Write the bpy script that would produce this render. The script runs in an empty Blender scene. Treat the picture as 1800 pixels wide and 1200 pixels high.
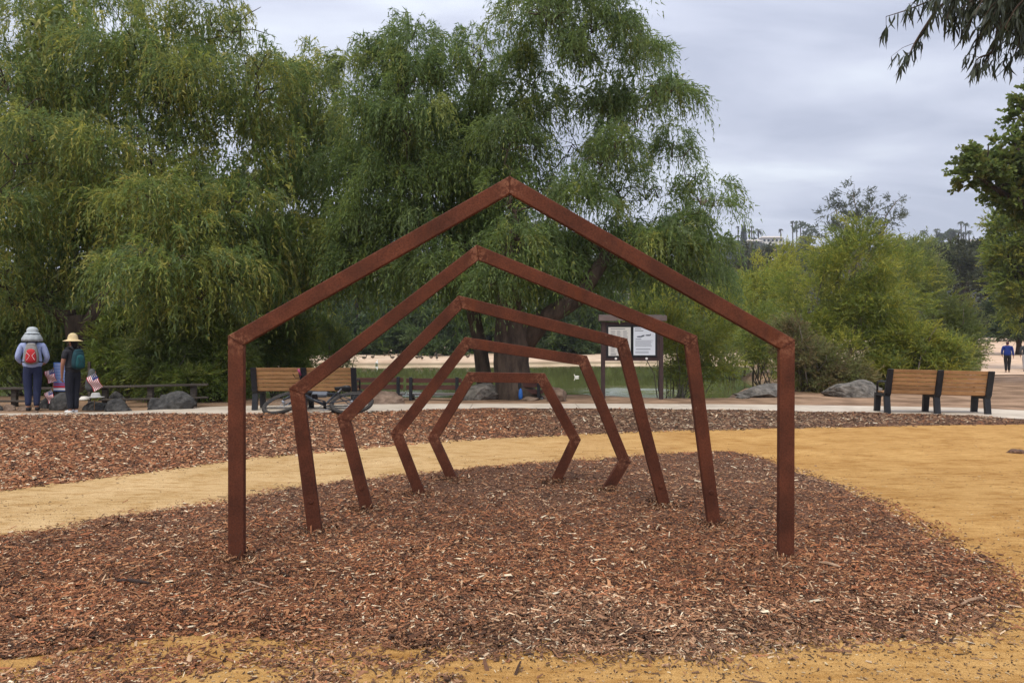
import bpy, bmesh, math, random
import numpy as np
from mathutils import Vector, Matrix
from math import radians as R, pi as PI, sin, cos

# ------------------------------------------------------------------ camera, light, exposure
F = 1300.0; HOR = 597.0; H = 1.5
C = bpy.context.scene.collection
S = bpy.context.scene
cam = bpy.data.cameras.new('camera'); co = bpy.data.objects.new('camera', cam); C.objects.link(co)
cam.sensor_width = 36; cam.lens = 26; cam.clip_end = 4000; cam.clip_start = 0.05
co.location = (0, 0, H); co.rotation_euler = (R(90) - math.atan(3.0/F), 0, 0)
S.camera = co
SUN_EL, SUN_AZ = R(58), R(200)
w = bpy.data.worlds.new('World'); S.world = w; w.use_nodes = True
nt = w.node_tree; nt.nodes.clear()
def N(t, **k):
    n = nt.nodes.new(t)
    for a, b in k.items(): setattr(n, a, b)
    return n
def LK(a, b): nt.links.new(a, b)
def world_nodes():
    out = N('ShaderNodeOutputWorld'); bg = N('ShaderNodeBackground')
    sky = N('ShaderNodeTexSky', sky_type='NISHITA', sun_disc=False)
    sky.sun_elevation = SUN_EL; sky.sun_rotation = SUN_AZ
    sc = N('ShaderNodeVectorMath', operation='SCALE'); sc.inputs['Scale'].default_value = 0.10
    LK(sky.outputs[0], sc.inputs[0])
    tc = N('ShaderNodeTexCoord'); sep = N('ShaderNodeSeparateXYZ'); LK(tc.outputs['Generated'], sep.inputs[0])
    def M(op, a, b=None, c=None):
        m = N('ShaderNodeMath', operation=op)
        for i, v in enumerate((a, b, c)):
            if v is None: continue
            if isinstance(v, (int, float)): m.inputs[i].default_value = v
            else: LK(v, m.inputs[i])
        return m.outputs[0]
    z = M('MAXIMUM', sep.outputs['Z'], 0.0)
    zd = M('ADD', z, 0.22)
    u = M('DIVIDE', sep.outputs['X'], zd); v = M('DIVIDE', sep.outputs['Y'], zd)
    cb = N('ShaderNodeCombineXYZ'); LK(u, cb.inputs[0]); LK(M('MULTIPLY', v, 2.3), cb.inputs[1])
    n1 = N('ShaderNodeTexNoise'); n1.inputs['Scale'].default_value = 1.15; n1.inputs['Detail'].default_value = 7; n1.inputs['Roughness'].default_value = 0.5; n1.inputs['Distortion'].default_value = 0.35
    LK(cb.outputs[0], n1.inputs['Vector'])
    rp = N('ShaderNodeValToRGB')
    e = rp.color_ramp.elements
    e[0].position = 0.40; e[0].color = (0.345, 0.37, 0.455, 1)
    e[1].position = 0.66; e[1].color = (0.57, 0.605, 0.665, 1)
    m1 = e.new(0.52); m1.color = (0.44, 0.465, 0.55, 1)
    LK(n1.outputs[0], rp.inputs[0])
    # overcast sky: brighter towards the zenith
    g = M('MULTIPLY_ADD', M('POWER', z, 2.2), 1.55, 0.80)
    cl = N('ShaderNodeVectorMath', operation='SCALE'); LK(rp.outputs[0], cl.inputs[0]); LK(g, cl.inputs['Scale'])
    mx = N('ShaderNodeMix', data_type='RGBA'); mx.inputs[0].default_value = 0.93
    LK(sc.outputs[0], mx.inputs[6]); LK(cl.outputs[0], mx.inputs[7])
    LK(mx.outputs[2], bg.inputs[0]); bg.inputs[1].default_value = 1.0
    LK(bg.outputs[0], out.inputs[0])
world_nodes()
sl = bpy.data.lights.new('sun', 'SUN'); so = bpy.data.objects.new('sun', sl); C.objects.link(so)
sl.energy = 1.5; sl.angle = R(28); sl.color = (1, 0.91, 0.76)
so.rotation_euler = (R(90) - SUN_EL, 0, PI - SUN_AZ + 0.0)
S.view_settings.view_transform = 'Standard'; S.view_settings.look = 'None'
S.view_settings.exposure = 0.84; S.view_settings.gamma = 1.0
try: S.view_settings.use_curve_mapping = False
except Exception: pass
S.render.engine = 'CYCLES'
S.cycles.max_bounces = 6; S.cycles.transparent_max_bounces = 4

rng = np.random.default_rng(7); random.seed(7)

# ------------------------------------------------------------------ helpers
def gp(px, py, z=0.0):
    Y = (H - z) * F / (py - HOR); return ((px - 900) * Y / F, Y, z)
def at(px, py, Y): return ((px - 900) * Y / F, Y, H - (py - HOR) * Y / F)
def tag(o, label=None, cat=None, group=None, kind=None):
    if label: o['label'] = label
    if cat: o['category'] = cat
    if group: o['group'] = group
    if kind: o['kind'] = kind
    return o
def empty(name, loc=(0, 0, 0), rz=0, label=None, cat=None, group=None):
    o = bpy.data.objects.new(name, None); C.objects.link(o); o.location = loc; o.rotation_euler = (0, 0, rz)
    o.empty_display_size = 0.1
    return tag(o, label, cat, group)
def link(name, me, mat=None, parent=None, smooth=False):
    if mat is not None and not me.materials: me.materials.append(mat)
    if smooth: me.polygons.foreach_set('use_smooth', [True]*len(me.polygons))
    o = bpy.data.objects.new(name, me); C.objects.link(o)
    if parent: o.parent = parent
    return o
def np_mesh(name, V, faces_n, idx, tint=None, mats=None, mat_idx=None):
    """V (n,3); all faces have faces_n corners; idx flat"""
    me = bpy.data.meshes.new(name)
    V = np.ascontiguousarray(V, np.float32); idx = np.ascontiguousarray(idx, np.int32).ravel()
    nf = len(idx)//faces_n
    me.vertices.add(len(V)); me.vertices.foreach_set('co', V.ravel())
    me.loops.add(len(idx)); me.loops.foreach_set('vertex_index', idx)
    me.polygons.add(nf); me.polygons.foreach_set('loop_start', np.arange(nf, dtype=np.int32)*faces_n)
    try: me.polygons.foreach_set('loop_total', np.full(nf, faces_n, np.int32))
    except Exception: pass
    me.update(calc_edges=True)
    if tint is not None:
        a = me.color_attributes.new('tint', 'FLOAT_COLOR', 'POINT')
        c = np.ones((len(V), 4), np.float32); c[:, :3] = tint
        a.data.foreach_set('color', c.ravel())
    return me
class MB:
    def __init__(s): s.v = []; s.f = []
    def add(s, vs, fs):
        o = len(s.v); s.v += [tuple(v) for v in vs]; s.f += [tuple(i+o for i in f) for f in fs]; return s
    def box(s, a, b):
        (x0, y0, z0), (x1, y1, z1) = a, b
        return s.add([(x0,y0,z0),(x1,y0,z0),(x1,y1,z0),(x0,y1,z0),(x0,y0,z1),(x1,y0,z1),(x1,y1,z1),(x0,y1,z1)],
                     [(3,2,1,0),(4,5,6,7),(0,1,5,4),(1,2,6,5),(2,3,7,6),(3,0,4,7)])
    def tube(s, pts, rs, n=8, caps=True, noise=0.0):
        pts = [Vector(p) for p in pts]
        if not hasattr(rs, '__len__'): rs = [rs]*len(pts)
        up = None; o = len(s.v)
        for i, p in enumerate(pts):
            t = (pts[min(i+1, len(pts)-1)] - pts[max(i-1, 0)]).normalized()
            if up is None: up = t.orthogonal().normalized()
            up = (up - t*up.dot(t)).normalized(); sd = t.cross(up)
            for k in range(n):
                a = 2*PI*k/n; rr = rs[i]*(1+noise*random.uniform(-1, 1))
                s.v.append(tuple(p + (up*cos(a) + sd*sin(a))*rr))
        for i in range(len(pts)-1):
            for k in range(n):
                a = o+i*n+k; b = o+i*n+(k+1) % n
                s.f.append((a, b, b+n, a+n))
        if caps:
            s.f.append(tuple(o+k for k in reversed(range(n)))); s.f.append(tuple(o+(len(pts)-1)*n+k for k in range(n)))
        return s
    def ring(s, c, r, tr, axis='Y', n=28, m=6):
        """torus"""
        pts = []
        for i in range(n):
            a = 2*PI*i/n
            for k in range(m):
                b = 2*PI*k/m; q = r+tr*cos(b); h = tr*sin(b)
                if axis == 'Y': pts.append((c[0]+q*cos(a), c[1]+h, c[2]+q*sin(a)))
                elif axis == 'Z': pts.append((c[0]+q*cos(a), c[1]+q*sin(a), c[2]+h))
                else: pts.append((c[0]+h, c[1]+q*cos(a), c[2]+q*sin(a)))
        fs = [(i*m+k, ((i+1) % n)*m+k, ((i+1) % n)*m+(k+1) % m, i*m+(k+1) % m) for i in range(n) for k in range(m)]
        return s.add(pts, fs)
    def lathe(s, prof, n=20, c=(0,0,0), sx=1, sy=1):
        o = len(s.v)
        for r, z in prof:
            for k in range(n):
                a = 2*PI*k/n; s.v.append((c[0]+r*cos(a)*sx, c[1]+r*sin(a)*sy, c[2]+z))
        for i in range(len(prof)-1):
            for k in range(n):
                a = o+i*n+k; b = o+i*n+(k+1) % n; s.f.append((a, b, b+n, a+n))
        return s
    def me(s, name):
        me = bpy.data.meshes.new(name); me.from_pydata(s.v, [], s.f); me.update(); return me
    def build(s, name, mat, parent=None, smooth=False, bevel=0):
        o = link(name, s.me(name), mat, parent, smooth)
        if bevel:
            b = o.modifiers.new('bevel', 'BEVEL'); b.width = bevel; b.segments = 2; b.limit_method = 'ANGLE'
        return o
def copy_tree(o, parent=None):
    c = o.copy(); C.objects.link(c); c.parent = parent
    for ch in [x for x in ALL_CHILDREN(o)]: copy_tree(ch, c)
    return c
def ALL_CHILDREN(o): return list(o.children)

# ------------------------------------------------------------------ materials
def rnd_mat(m, amt=.25):
    t = m.node_tree; b = t.nodes['Principled BSDF']; l = b.inputs['Base Color'].links[0]; src = l.from_socket
    oi = t.nodes.new('ShaderNodeObjectInfo'); mr = t.nodes.new('ShaderNodeMapRange'); mr.inputs[3].default_value = 1-amt; mr.inputs[4].default_value = 1+amt; t.links.new(oi.outputs['Random'], mr.inputs[0])
    vm = t.nodes.new('ShaderNodeVectorMath'); vm.operation = 'SCALE'; t.links.new(src, vm.inputs[0]); t.links.new(mr.outputs[0], vm.inputs['Scale']); t.links.new(vm.outputs[0], b.inputs['Base Color']); return m
def mat(name, col, rough=0.8, col2=None, scale=5.0, bump=0.0, bscale=None, metal=0.0, detail=5, stretch=None, spec=0.3, contrast=(0.35, 0.65), coord='Object'):
    m = bpy.data.materials.new(name); m.use_nodes = True; t = m.node_tree
    b = t.nodes['Principled BSDF']; b.inputs['Roughness'].default_value = rough; b.inputs['Metallic'].default_value = metal
    b.inputs['Specular IOR Level'].default_value = spec
    b.inputs['Base Color'].default_value = (*col, 1)
    tc = t.nodes.new('ShaderNodeTexCoord'); src = tc.outputs[coord]
    if stretch:
        mp = t.nodes.new('ShaderNodeMapping'); mp.inputs['Scale'].default_value = stretch; t.links.new(src, mp.inputs[0]); src = mp.outputs[0]
    if col2 is not None:
        n = t.nodes.new('ShaderNodeTexNoise'); n.inputs['Scale'].default_value = scale; n.inputs['Detail'].default_value = detail; n.inputs['Roughness'].default_value = 0.65
        t.links.new(src, n.inputs['Vector'])
        rp = t.nodes.new('ShaderNodeValToRGB'); rp.color_ramp.elements[0].position = contrast[0]; rp.color_ramp.elements[1].position = contrast[1]
        rp.color_ramp.elements[0].color = (*col, 1); rp.color_ramp.elements[1].color = (*col2, 1)
        t.links.new(n.outputs[0], rp.inputs[0]); t.links.new(rp.outputs[0], b.inputs['Base Color'])
    if bump:
        n2 = t.nodes.new('ShaderNodeTexNoise'); n2.inputs['Scale'].default_value = bscale or scale*3; n2.inputs['Detail'].default_value = 6
        t.links.new(src, n2.inputs['Vector'])
        bp = t.nodes.new('ShaderNodeBump'); bp.inputs['Strength'].default_value = bump; bp.inputs['Distance'].default_value = 0.02
        t.links.new(n2.outputs[0], bp.inputs['Height']); t.links.new(bp.outputs[0], b.inputs['Normal'])
    return m
def leaf_mat(name, trans=0.5, rough=0.55):
    m = bpy.data.materials.new(name); m.use_nodes = True; t = m.node_tree; t.nodes.clear()
    o = t.nodes.new('ShaderNodeOutputMaterial'); a = t.nodes.new('ShaderNodeAttribute'); a.attribute_name = 'tint'
    b = t.nodes.new('ShaderNodeBsdfPrincipled'); b.inputs['Roughness'].default_value = rough; b.inputs['Specular IOR Level'].default_value = 0.25
    tr = t.nodes.new('ShaderNodeBsdfTranslucent'); mx = t.nodes.new('ShaderNodeMixShader'); mx.inputs[0].default_value = trans
    t.links.new(a.outputs['Color'], b.inputs['Base Color'])
    hs = t.nodes.new('ShaderNodeHueSaturation'); hs.inputs['Value'].default_value = 1.3; hs.inputs['Hue'].default_value = 0.49
    t.links.new(a.outputs['Color'], hs.inputs['Color']); t.links.new(hs.outputs[0], tr.inputs[0])
    t.links.new(b.outputs[0], mx.inputs[1]); t.links.new(tr.outputs[0], mx.inputs[2]); t.links.new(mx.outputs[0], o.inputs[0])
    return m
def tint_mat(name, rough=0.85, nscale=60, amt=0.35):
    m = bpy.data.materials.new(name); m.use_nodes = True; t = m.node_tree; b = t.nodes['Principled BSDF']
    b.inputs['Roughness'].default_value = rough; b.inputs['Specular IOR Level'].default_value = 0.2
    a = t.nodes.new('ShaderNodeAttribute'); a.attribute_name = 'tint'
    tc = t.nodes.new('ShaderNodeTexCoord'); n = t.nodes.new('ShaderNodeTexNoise'); n.inputs['Scale'].default_value = nscale
    t.links.new(tc.outputs['Object'], n.inputs['Vector'])
    mr = t.nodes.new('ShaderNodeMapRange'); mr.inputs[3].default_value = 1-amt; mr.inputs[4].default_value = 1+amt; t.links.new(n.outputs[0], mr.inputs[0])
    vm = t.nodes.new('ShaderNodeVectorMath'); vm.operation = 'SCALE'; t.links.new(a.outputs['Color'], vm.inputs[0]); t.links.new(mr.outputs[0], vm.inputs['Scale'])
    t.links.new(vm.outputs[0], b.inputs['Base Color'])
    return m
LEAF = leaf_mat('leaf'); CHIP = tint_mat('bark_chip')
BARK = mat('bark', (0.032, 0.023, 0.018), 0.95, (0.095, 0.068, 0.05), 6, 1.0, 14, stretch=(1, 1, 0.25))
BARK2 = mat('bark_grey', (0.10, 0.085, 0.07), 0.95, (0.2, 0.17, 0.14), 6, 0.8, 14, stretch=(1, 1, 0.3))
BLACKM = mat('black_metal', (0.012, 0.013, 0.016), 0.45, (0.02, 0.021, 0.025), 8, 0.1, 60)
TAN = rnd_mat(mat('tan_slat', (0.27, 0.135, 0.055), 0.75, (0.40, 0.215, 0.092), 4, 0.35, 30, stretch=(1.2, 8, 8)), .16)
DKWOOD = mat('dark_red_slat', (0.055, 0.022, 0.018), 0.7, (0.09, 0.035, 0.026), 3, 0.2, 30, stretch=(0.5, 6, 6))
ROCK = mat('grey_rock', (0.05, 0.046, 0.040), 0.9, (0.19, 0.172, 0.15), 6, 1.0, 12)
ROCKD = mat('dark_rock', (0.022, 0.022, 0.022), 0.9, (0.085, 0.082, 0.078), 6, 1.0, 14)
ROCKB = mat('brown_rock', (0.10, 0.065, 0.045), 0.9, (0.24, 0.17, 0.125), 4, 0.9, 9)

# ------------------------------------------------------------------ ground
def sstep(a, b, x):
    t = np.clip((x-a)/(b-a), 0, 1); return t*t*(3-2*t)
def vnoise(x, y, seed=0, oct=3):
    """cheap smooth noise from sines"""
    r = np.random.default_rng(seed); z = 0; a = 1; f = 1
    for o in range(oct):
        for k in range(3):
            th = r.uniform(0, 2*PI); ph = r.uniform(0, 2*PI); ff = f*r.uniform(0.7, 1.3)
            z = z + a*np.sin((x*np.cos(th)+y*np.sin(th))*ff+ph)/3
        a *= 0.55; f *= 2.1
    return z
def ground_z(x, Y):
    x = np.asarray(x, float); Y = np.asarray(Y, float)
    wv = 0.5*np.sin(x*0.55+1)+0.3*np.sin(x*1.3)
    s = np.minimum(np.minimum(Y-19.5-wv*0.7, 57-Y+2*np.sin(x*0.15)), np.minimum(0.345*Y-x+0.6*np.sin(Y*0.5), x+60))
    z = -1.2*sstep(0, 2.0, s)
    z = z + 0.25*sstep(57, 72, Y)*(x < 0.5*Y)
    wr = sstep(0.40, 0.60, x/np.maximum(Y, 1))*sstep(20, 24, Y)
    zr = -0.22*sstep(28, 40, Y) + np.where(Y > 45, (Y-45)*0.031, 0)
    zr = np.minimum(zr, 1.75)
    z = z + zr*wr
    z = z + np.where(Y > 110, 1.3*(1-wr)*sstep(110, 160, Y), 0)
    z = z + 0.03*vnoise(x, Y, 3)*sstep(17.5, 19, Y)
    return z
def grid_mesh(name, xs, ys, zf):
    X, Y = np.meshgrid(xs, ys); Z = zf(X, Y)
    V = np.stack([X, Y, Z], -1).reshape(-1, 3); nx = len(xs); ny = len(ys)
    i = np.arange(nx-1)[None, :] + np.arange(ny-1)[:, None]*nx
    idx = np.stack([i, i+1, i+1+nx, i+nx], -1).reshape(-1)
    return np_mesh(name, V, 4, idx), V
def ground_material():
    m = bpy.data.materials.new('dirt'); m.use_nodes = True; t = m.node_tree; b = t.nodes['Principled BSDF']; b.inputs['Roughness'].default_value = 0.95
    b.inputs['Specular IOR Level'].default_value = 0.1
    ge = t.nodes.new('ShaderNodeNewGeometry')
    def noise(s, d=6):
        n = t.nodes.new('ShaderNodeTexNoise'); n.inputs['Scale'].default_value = s; n.inputs['Detail'].default_value = d; t.links.new(ge.outputs['Position'], n.inputs['Vector']); return n.outputs[0]
    def ramp(src, a, b_, ca, cb):
        r = t.nodes.new('ShaderNodeValToRGB'); r.color_ramp.elements[0].position = a; r.color_ramp.elements[1].position = b_
        r.color_ramp.elements[0].color = (*ca, 1); r.color_ramp.elements[1].color = (*cb, 1); t.links.new(src, r.inputs[0]); return r.outputs[0]
    dirt = ramp(noise(1.3), 0.35, 0.68, (0.16, 0.10, 0.062), (0.36, 0.235, 0.15))
    sand = ramp(noise(0.6), 0.35, 0.65, (0.44, 0.32, 0.22), (0.60, 0.46, 0.33))
    sp = t.nodes.new('ShaderNodeSeparateXYZ'); t.links.new(ge.outputs['Position'], sp.inputs[0])
    mr = t.nodes.new('ShaderNodeMapRange'); mr.inputs[1].default_value = 50; mr.inputs[2].default_value = 56; t.links.new(sp.outputs['Y'], mr.inputs[0])
    mx = t.nodes.new('ShaderNodeMix'); mx.data_type = 'RGBA'; t.links.new(mr.outputs[0], mx.inputs[0]); t.links.new(dirt, mx.inputs[6]); t.links.new(sand, mx.inputs[7])
    # wet dark mud near the water level
    mr2 = t.nodes.new('ShaderNodeMapRange'); mr2.inputs[1].default_value = -0.32; mr2.inputs[2].default_value = -0.14; t.links.new(sp.outputs['Z'], mr2.inputs[0])
    mx2 = t.nodes.new('ShaderNodeMix'); mx2.data_type = 'RGBA'; mx2.inputs[6].default_value = (0.16, 0.125, 0.08, 1); t.links.new(mr2.outputs[0], mx2.inputs[0]); t.links.new(mx.outputs[2], mx2.inputs[7])
    t.links.new(mx2.outputs[2], b.inputs['Base Color'])
    bp = t.nodes.new('ShaderNodeBump'); bp.inputs['Strength'].default_value = 0.8; bp.inputs['Distance'].default_value = 0.03; t.links.new(noise(22), bp.inputs['Height']); t.links.new(bp.outputs[0], b.inputs['Normal'])
    return m
xs = np.concatenate([np.linspace(-1500, -90, 10), np.linspace(-80, 80, 241), np.linspace(90, 1500, 10)])
ys = np.concatenate([np.linspace(-80, 14, 12), np.linspace(16, 76, 150), np.linspace(78, 160, 42), np.linspace(180, 1900, 14)])
me, _ = grid_mesh('ground', xs, ys, ground_z)
tag(link('ground', me, ground_material(), smooth=True), kind='structure')

def fn(pts):
    """world curve Y(x) from pixel points on the ground"""
    w_ = sorted([gp(*p)[:2] for p in pts]); X = np.array([a[0] for a in w_]); Yv = np.array([a[1] for a in w_])
    return lambda x: np.interp(x, X, Yv)
sand_back = fn([(-1200, 960), (-600, 915), (0, 864), (110, 852), (270, 831), (440, 808), (600, 794), (750, 781), (900, 771), (1100, 762), (1300, 756), (1500, 752), (1800, 746), (2400, 742)])
conc_front = fn([(-600, 738), (0, 733), (300, 730), (440, 730), (640, 727), (850, 720), (1100, 721), (1300, 724), (1500, 728), (1700, 734), (1800, 741), (2300, 765)])
conc_back = fn([(-600, 735), (0, 729.5), (200, 726.5), (300, 721.5), (400, 716), (640, 713), (850, 711.5), (1100, 712), (1300, 713), (1500, 715.5), (1700, 719), (1800, 724), (2300, 740)])

def sand_material():
    m = bpy.data.materials.new('golden_sand'); m.use_nodes = True; t = m.node_tree; b = t.nodes['Principled BSDF']; b.inputs['Roughness'].default_value = 0.95
    b.inputs['Specular IOR Level'].default_value = 0.1
    ge = t.nodes.new('ShaderNodeNewGeometry')
    def noise(s, d=8, st=None, rg=0.6):
        v = ge.outputs['Position']
        if st: mp = t.nodes.new('ShaderNodeMapping'); mp.inputs['Scale'].default_value = st; t.links.new(v, mp.inputs[0]); v = mp.outputs[0]
        n = t.nodes.new('ShaderNodeTexNoise'); n.inputs['Scale'].default_value = s; n.inputs['Detail'].default_value = d; n.inputs['Roughness'].default_value = rg; t.links.new(v, n.inputs['Vector']); return n.outputs[0]
    def ramp(src, a, b_, ca, cb):
        r = t.nodes.new('ShaderNodeValToRGB'); r.color_ramp.elements[0].position = a; r.color_ramp.elements[1].position = b_
        r.color_ramp.elements[0].color = (*ca, 1); r.color_ramp.elements[1].color = (*cb, 1); t.links.new(src, r.inputs[0]); return r.outputs[0]
    def mul(a, f):
        mx = t.nodes.new('ShaderNodeMix'); mx.data_type = 'RGBA'; mx.blend_type = 'MULTIPLY'; mx.inputs[0].default_value = 1
        t.links.new(a, mx.inputs[6]); t.links.new(f, mx.inputs[7]); return mx.outputs[2]
    pale = ramp(noise(1.1), 0.35, 0.65, (0.50, 0.335, 0.155), (0.61, 0.43, 0.225))
    gold = ramp(noise(1.3), 0.35, 0.65, (0.44, 0.247, 0.082), (0.57, 0.348, 0.13))
    # paler dry sand on the left arm of the path
    sp = t.nodes.new('ShaderNodeSeparateXYZ'); t.links.new(ge.outputs['Position'], sp.inputs[0])
    mr = t.nodes.new('ShaderNodeMapRange'); mr.inputs[1].default_value = -1.5; mr.inputs[2].default_value = 3.0; t.links.new(sp.outputs['X'], mr.inputs[0])
    mr3 = t.nodes.new('ShaderNodeMapRange'); mr3.inputs[1].default_value = 4.6; mr3.inputs[2].default_value = 3.6; t.links.new(sp.outputs['Y'], mr3.inputs[0])
    mmx = t.nodes.new('ShaderNodeMath'); mmx.operation = 'MAXIMUM'; t.links.new(mr.outputs[0], mmx.inputs[0]); t.links.new(mr3.outputs[0], mmx.inputs[1])
    mx = t.nodes.new('ShaderNodeMix'); mx.data_type = 'RGBA'; t.links.new(mmx.outputs[0], mx.inputs[0]); t.links.new(pale, mx.inputs[6]); t.links.new(gold, mx.inputs[7])
    c = mul(mx.outputs[2], ramp(noise(120, 4, None, .8), 0.32, 0.6, (0.58, 0.52, 0.42), (1.12, 1.12, 1.12)))
    c = mul(c, ramp(noise(7, 8, (0.5, 2.2, 1), 0.7), 0.34, 0.52, (0.72, 0.64, 0.52), (1, 1, 1)))
    c = mul(c, ramp(noise(28, 5, (0.5, 1.6, 1), 0.7), 0.27, 0.38, (0.62, 0.5, 0.4), (1, 1, 1)))
    t.links.new(c, b.inputs['Base Color'])
    c = mul(c, ramp(noise(2.6, 7, (1, 1.8, 1), .75), 0.36, 0.50, (0.80, 0.73, 0.62), (1, 1, 1)))
    t.links.new(c, b.inputs['Base Color'])
    bp = t.nodes.new('ShaderNodeBump'); bp.inputs['Strength'].default_value = 0.8; bp.inputs['Distance'].default_value = 0.016
    ad = t.nodes.new('ShaderNodeMath'); ad.operation = 'ADD'; t.links.new(noise(110, 5), ad.inputs[0]); 
    mm = t.nodes.new('ShaderNodeMath'); mm.operation = 'MULTIPLY'; mm.inputs[1].default_value = 2.0; t.links.new(noise(9, 6), mm.inputs[0]); t.links.new(mm.outputs[0], ad.inputs[1])
    t.links.new(ad.outputs[0], bp.inputs['Height']); t.links.new(bp.outputs[0], b.inputs['Normal'])
    return m
SAND = sand_material()
xs = np.linspace(-22, 26, 400)
def strip(name, xs, f0, f1, n, zf):
    V = []; 
    for j in range(n+1):
        y = f0(xs)+(f1(xs)-f0(xs))*j/n
        V.append(np.stack([xs, y, zf(xs, y, j/n)], -1))
    V = np.array(V).reshape(-1, 3); nx = len(xs)
    i = np.arange(nx-1)[None, :] + np.arange(n)[:, None]*nx
    return np_mesh(name, V, 4, np.stack([i, i+1, i+1+nx, i+nx], -1).reshape(-1))
me = strip('sand_path', xs, lambda x: x*0-6, lambda x: sand_back(x)+0.5, 220, lambda x, y, t: 0.006+0.006*(vnoise(x*3, y*4, 5)+1)+0*x)
tag(link('sand_path', me, SAND, smooth=True), kind='structure')

# mulch beds
def mulch_material():
    m = bpy.data.materials.new('mulch'); m.use_nodes = True; t = m.node_tree; b = t.nodes['Principled BSDF']; b.inputs['Roughness'].default_value = 0.95
    b.inputs['Specular IOR Level'].default_value = 0.1
    ge = t.nodes.new('ShaderNodeNewGeometry')
    mp = t.nodes.new('ShaderNodeMapping'); mp.inputs['Scale'].default_value = (1, 1.3, 1); t.links.new(ge.outputs['Position'], mp.inputs[0])
    v = t.nodes.new('ShaderNodeTexVoronoi'); v.inputs['Scale'].default_value = 85; t.links.new(mp.outputs[0], v.inputs['Vector'])
    sp = t.nodes.new('ShaderNodeSeparateColor'); t.links.new(v.outputs['Color'], sp.inputs[0])
    r = t.nodes.new('ShaderNodeValToRGB'); e = r.color_ramp.elements; e[0].color = (0.045, 0.022, 0.014, 1); e[1].color = (0.24, 0.135, 0.085, 1)
    k = e.new(0.55); k.color = (0.11, 0.055, 0.034, 1)
    t.links.new(sp.outputs[0], r.inputs[0]); t.links.new(r.outputs[0], b.inputs['Base Color'])
    bp = t.nodes.new('ShaderNodeBump'); bp.inputs['Strength'].default_value = 1; bp.inputs['Distance'].default_value = 0.02; t.links.new(v.outputs['Color'], bp.inputs['Height']); t.links.new(bp.outputs[0], b.inputs['Normal'])
    return m
MULCH = mulch_material()
isl = [(-700, 1050), (-300, 985), (0, 944), (100, 930), (180, 913), (290, 897), (400, 880), (480, 863), (600, 848), (700, 835), (800, 826), (920, 815), (1050, 806), (1130, 800), (1220, 795), (1300, 795), (1350, 806), (1400, 822), (1500, 862), (1570, 890), (1630, 922), (1690, 960), (1740, 992), (1790, 1025),
       (1815, 1050), (1725, 1100), (1650, 1122), (1500, 1124), (1425, 1124), (1350, 1134), (1250, 1145), (1125, 1150), (900, 1140), (800, 1158), (700, 1164), (560, 1142), (430, 1135), (300, 1138), (160, 1156), (0, 1178), (-300, 1235), (-900, 1300)]
ISL = np.array([gp(*p)[:2] for p in isl])
def sdist(P, poly):
    """signed distance, positive inside"""
    d = np.full(len(P), 1e9); ins = np.zeros(len(P), bool); n = len(poly)
    for i in range(n):
        a = poly[i]; b = poly[(i+1) % n]; ab = b-a
        t = np.clip(((P-a)@ab)/(ab@ab), 0, 1); q = a+t[:, None]*ab
        d = np.minimum(d, np.hypot(*(P-q).T))
        c = ((a[1] > P[:, 1]) != (b[1] > P[:, 1])) & (P[:, 0] < (b[0]-a[0])*(P[:, 1]-a[1])/(b[1]-a[1]+1e-12)+a[0])
        ins ^= c
    return np.where(ins, d, -d)
def isl_d(x, y):
    P = np.stack([np.ravel(x), np.ravel(y)], 1)
    d = sdist(P, ISL) + 0.045*vnoise(P[:, 0]*9, P[:, 1]*9, 11) + 0.03*vnoise(P[:, 0]*2.5, P[:, 1]*2.5, 12)
    return d.reshape(np.shape(x))
def isl_z(x, y):
    d = isl_d(x, y)
    return -0.02 + 0.065*sstep(-0.04, 0.30, d) + 0.015*vnoise(x*7, y*7, 21)*sstep(0, .2, d)+0.006*vnoise(x*19, y*19, 23)*sstep(0, .1, d) + 0.02*vnoise(x*1.5, y*1.5, 22)*sstep(0.1, .8, d)
me, _ = grid_mesh('mulch_bed', np.linspace(-6.5, 4.6, 300), np.linspace(2.6, 10.2, 240), isl_z)
tag(link('mulch_bed', me, MULCH, smooth=True), kind='structure')
me = strip('mulch_border', np.linspace(-20, 22, 500), lambda x: sand_back(x)-0.1, lambda x: conc_front(x)+0.15, 60,
           lambda x, y, t: -0.02+0.06*sstep(0, 0.12, np.full_like(x, t)*1.0+0.02*vnoise(x*6, y*3, 31))+0.008*vnoise(x*6, y*6, 32)-0.02*(t > 0.97))
tag(link('mulch_border', me, MULCH, smooth=True), kind='structure')

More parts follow.
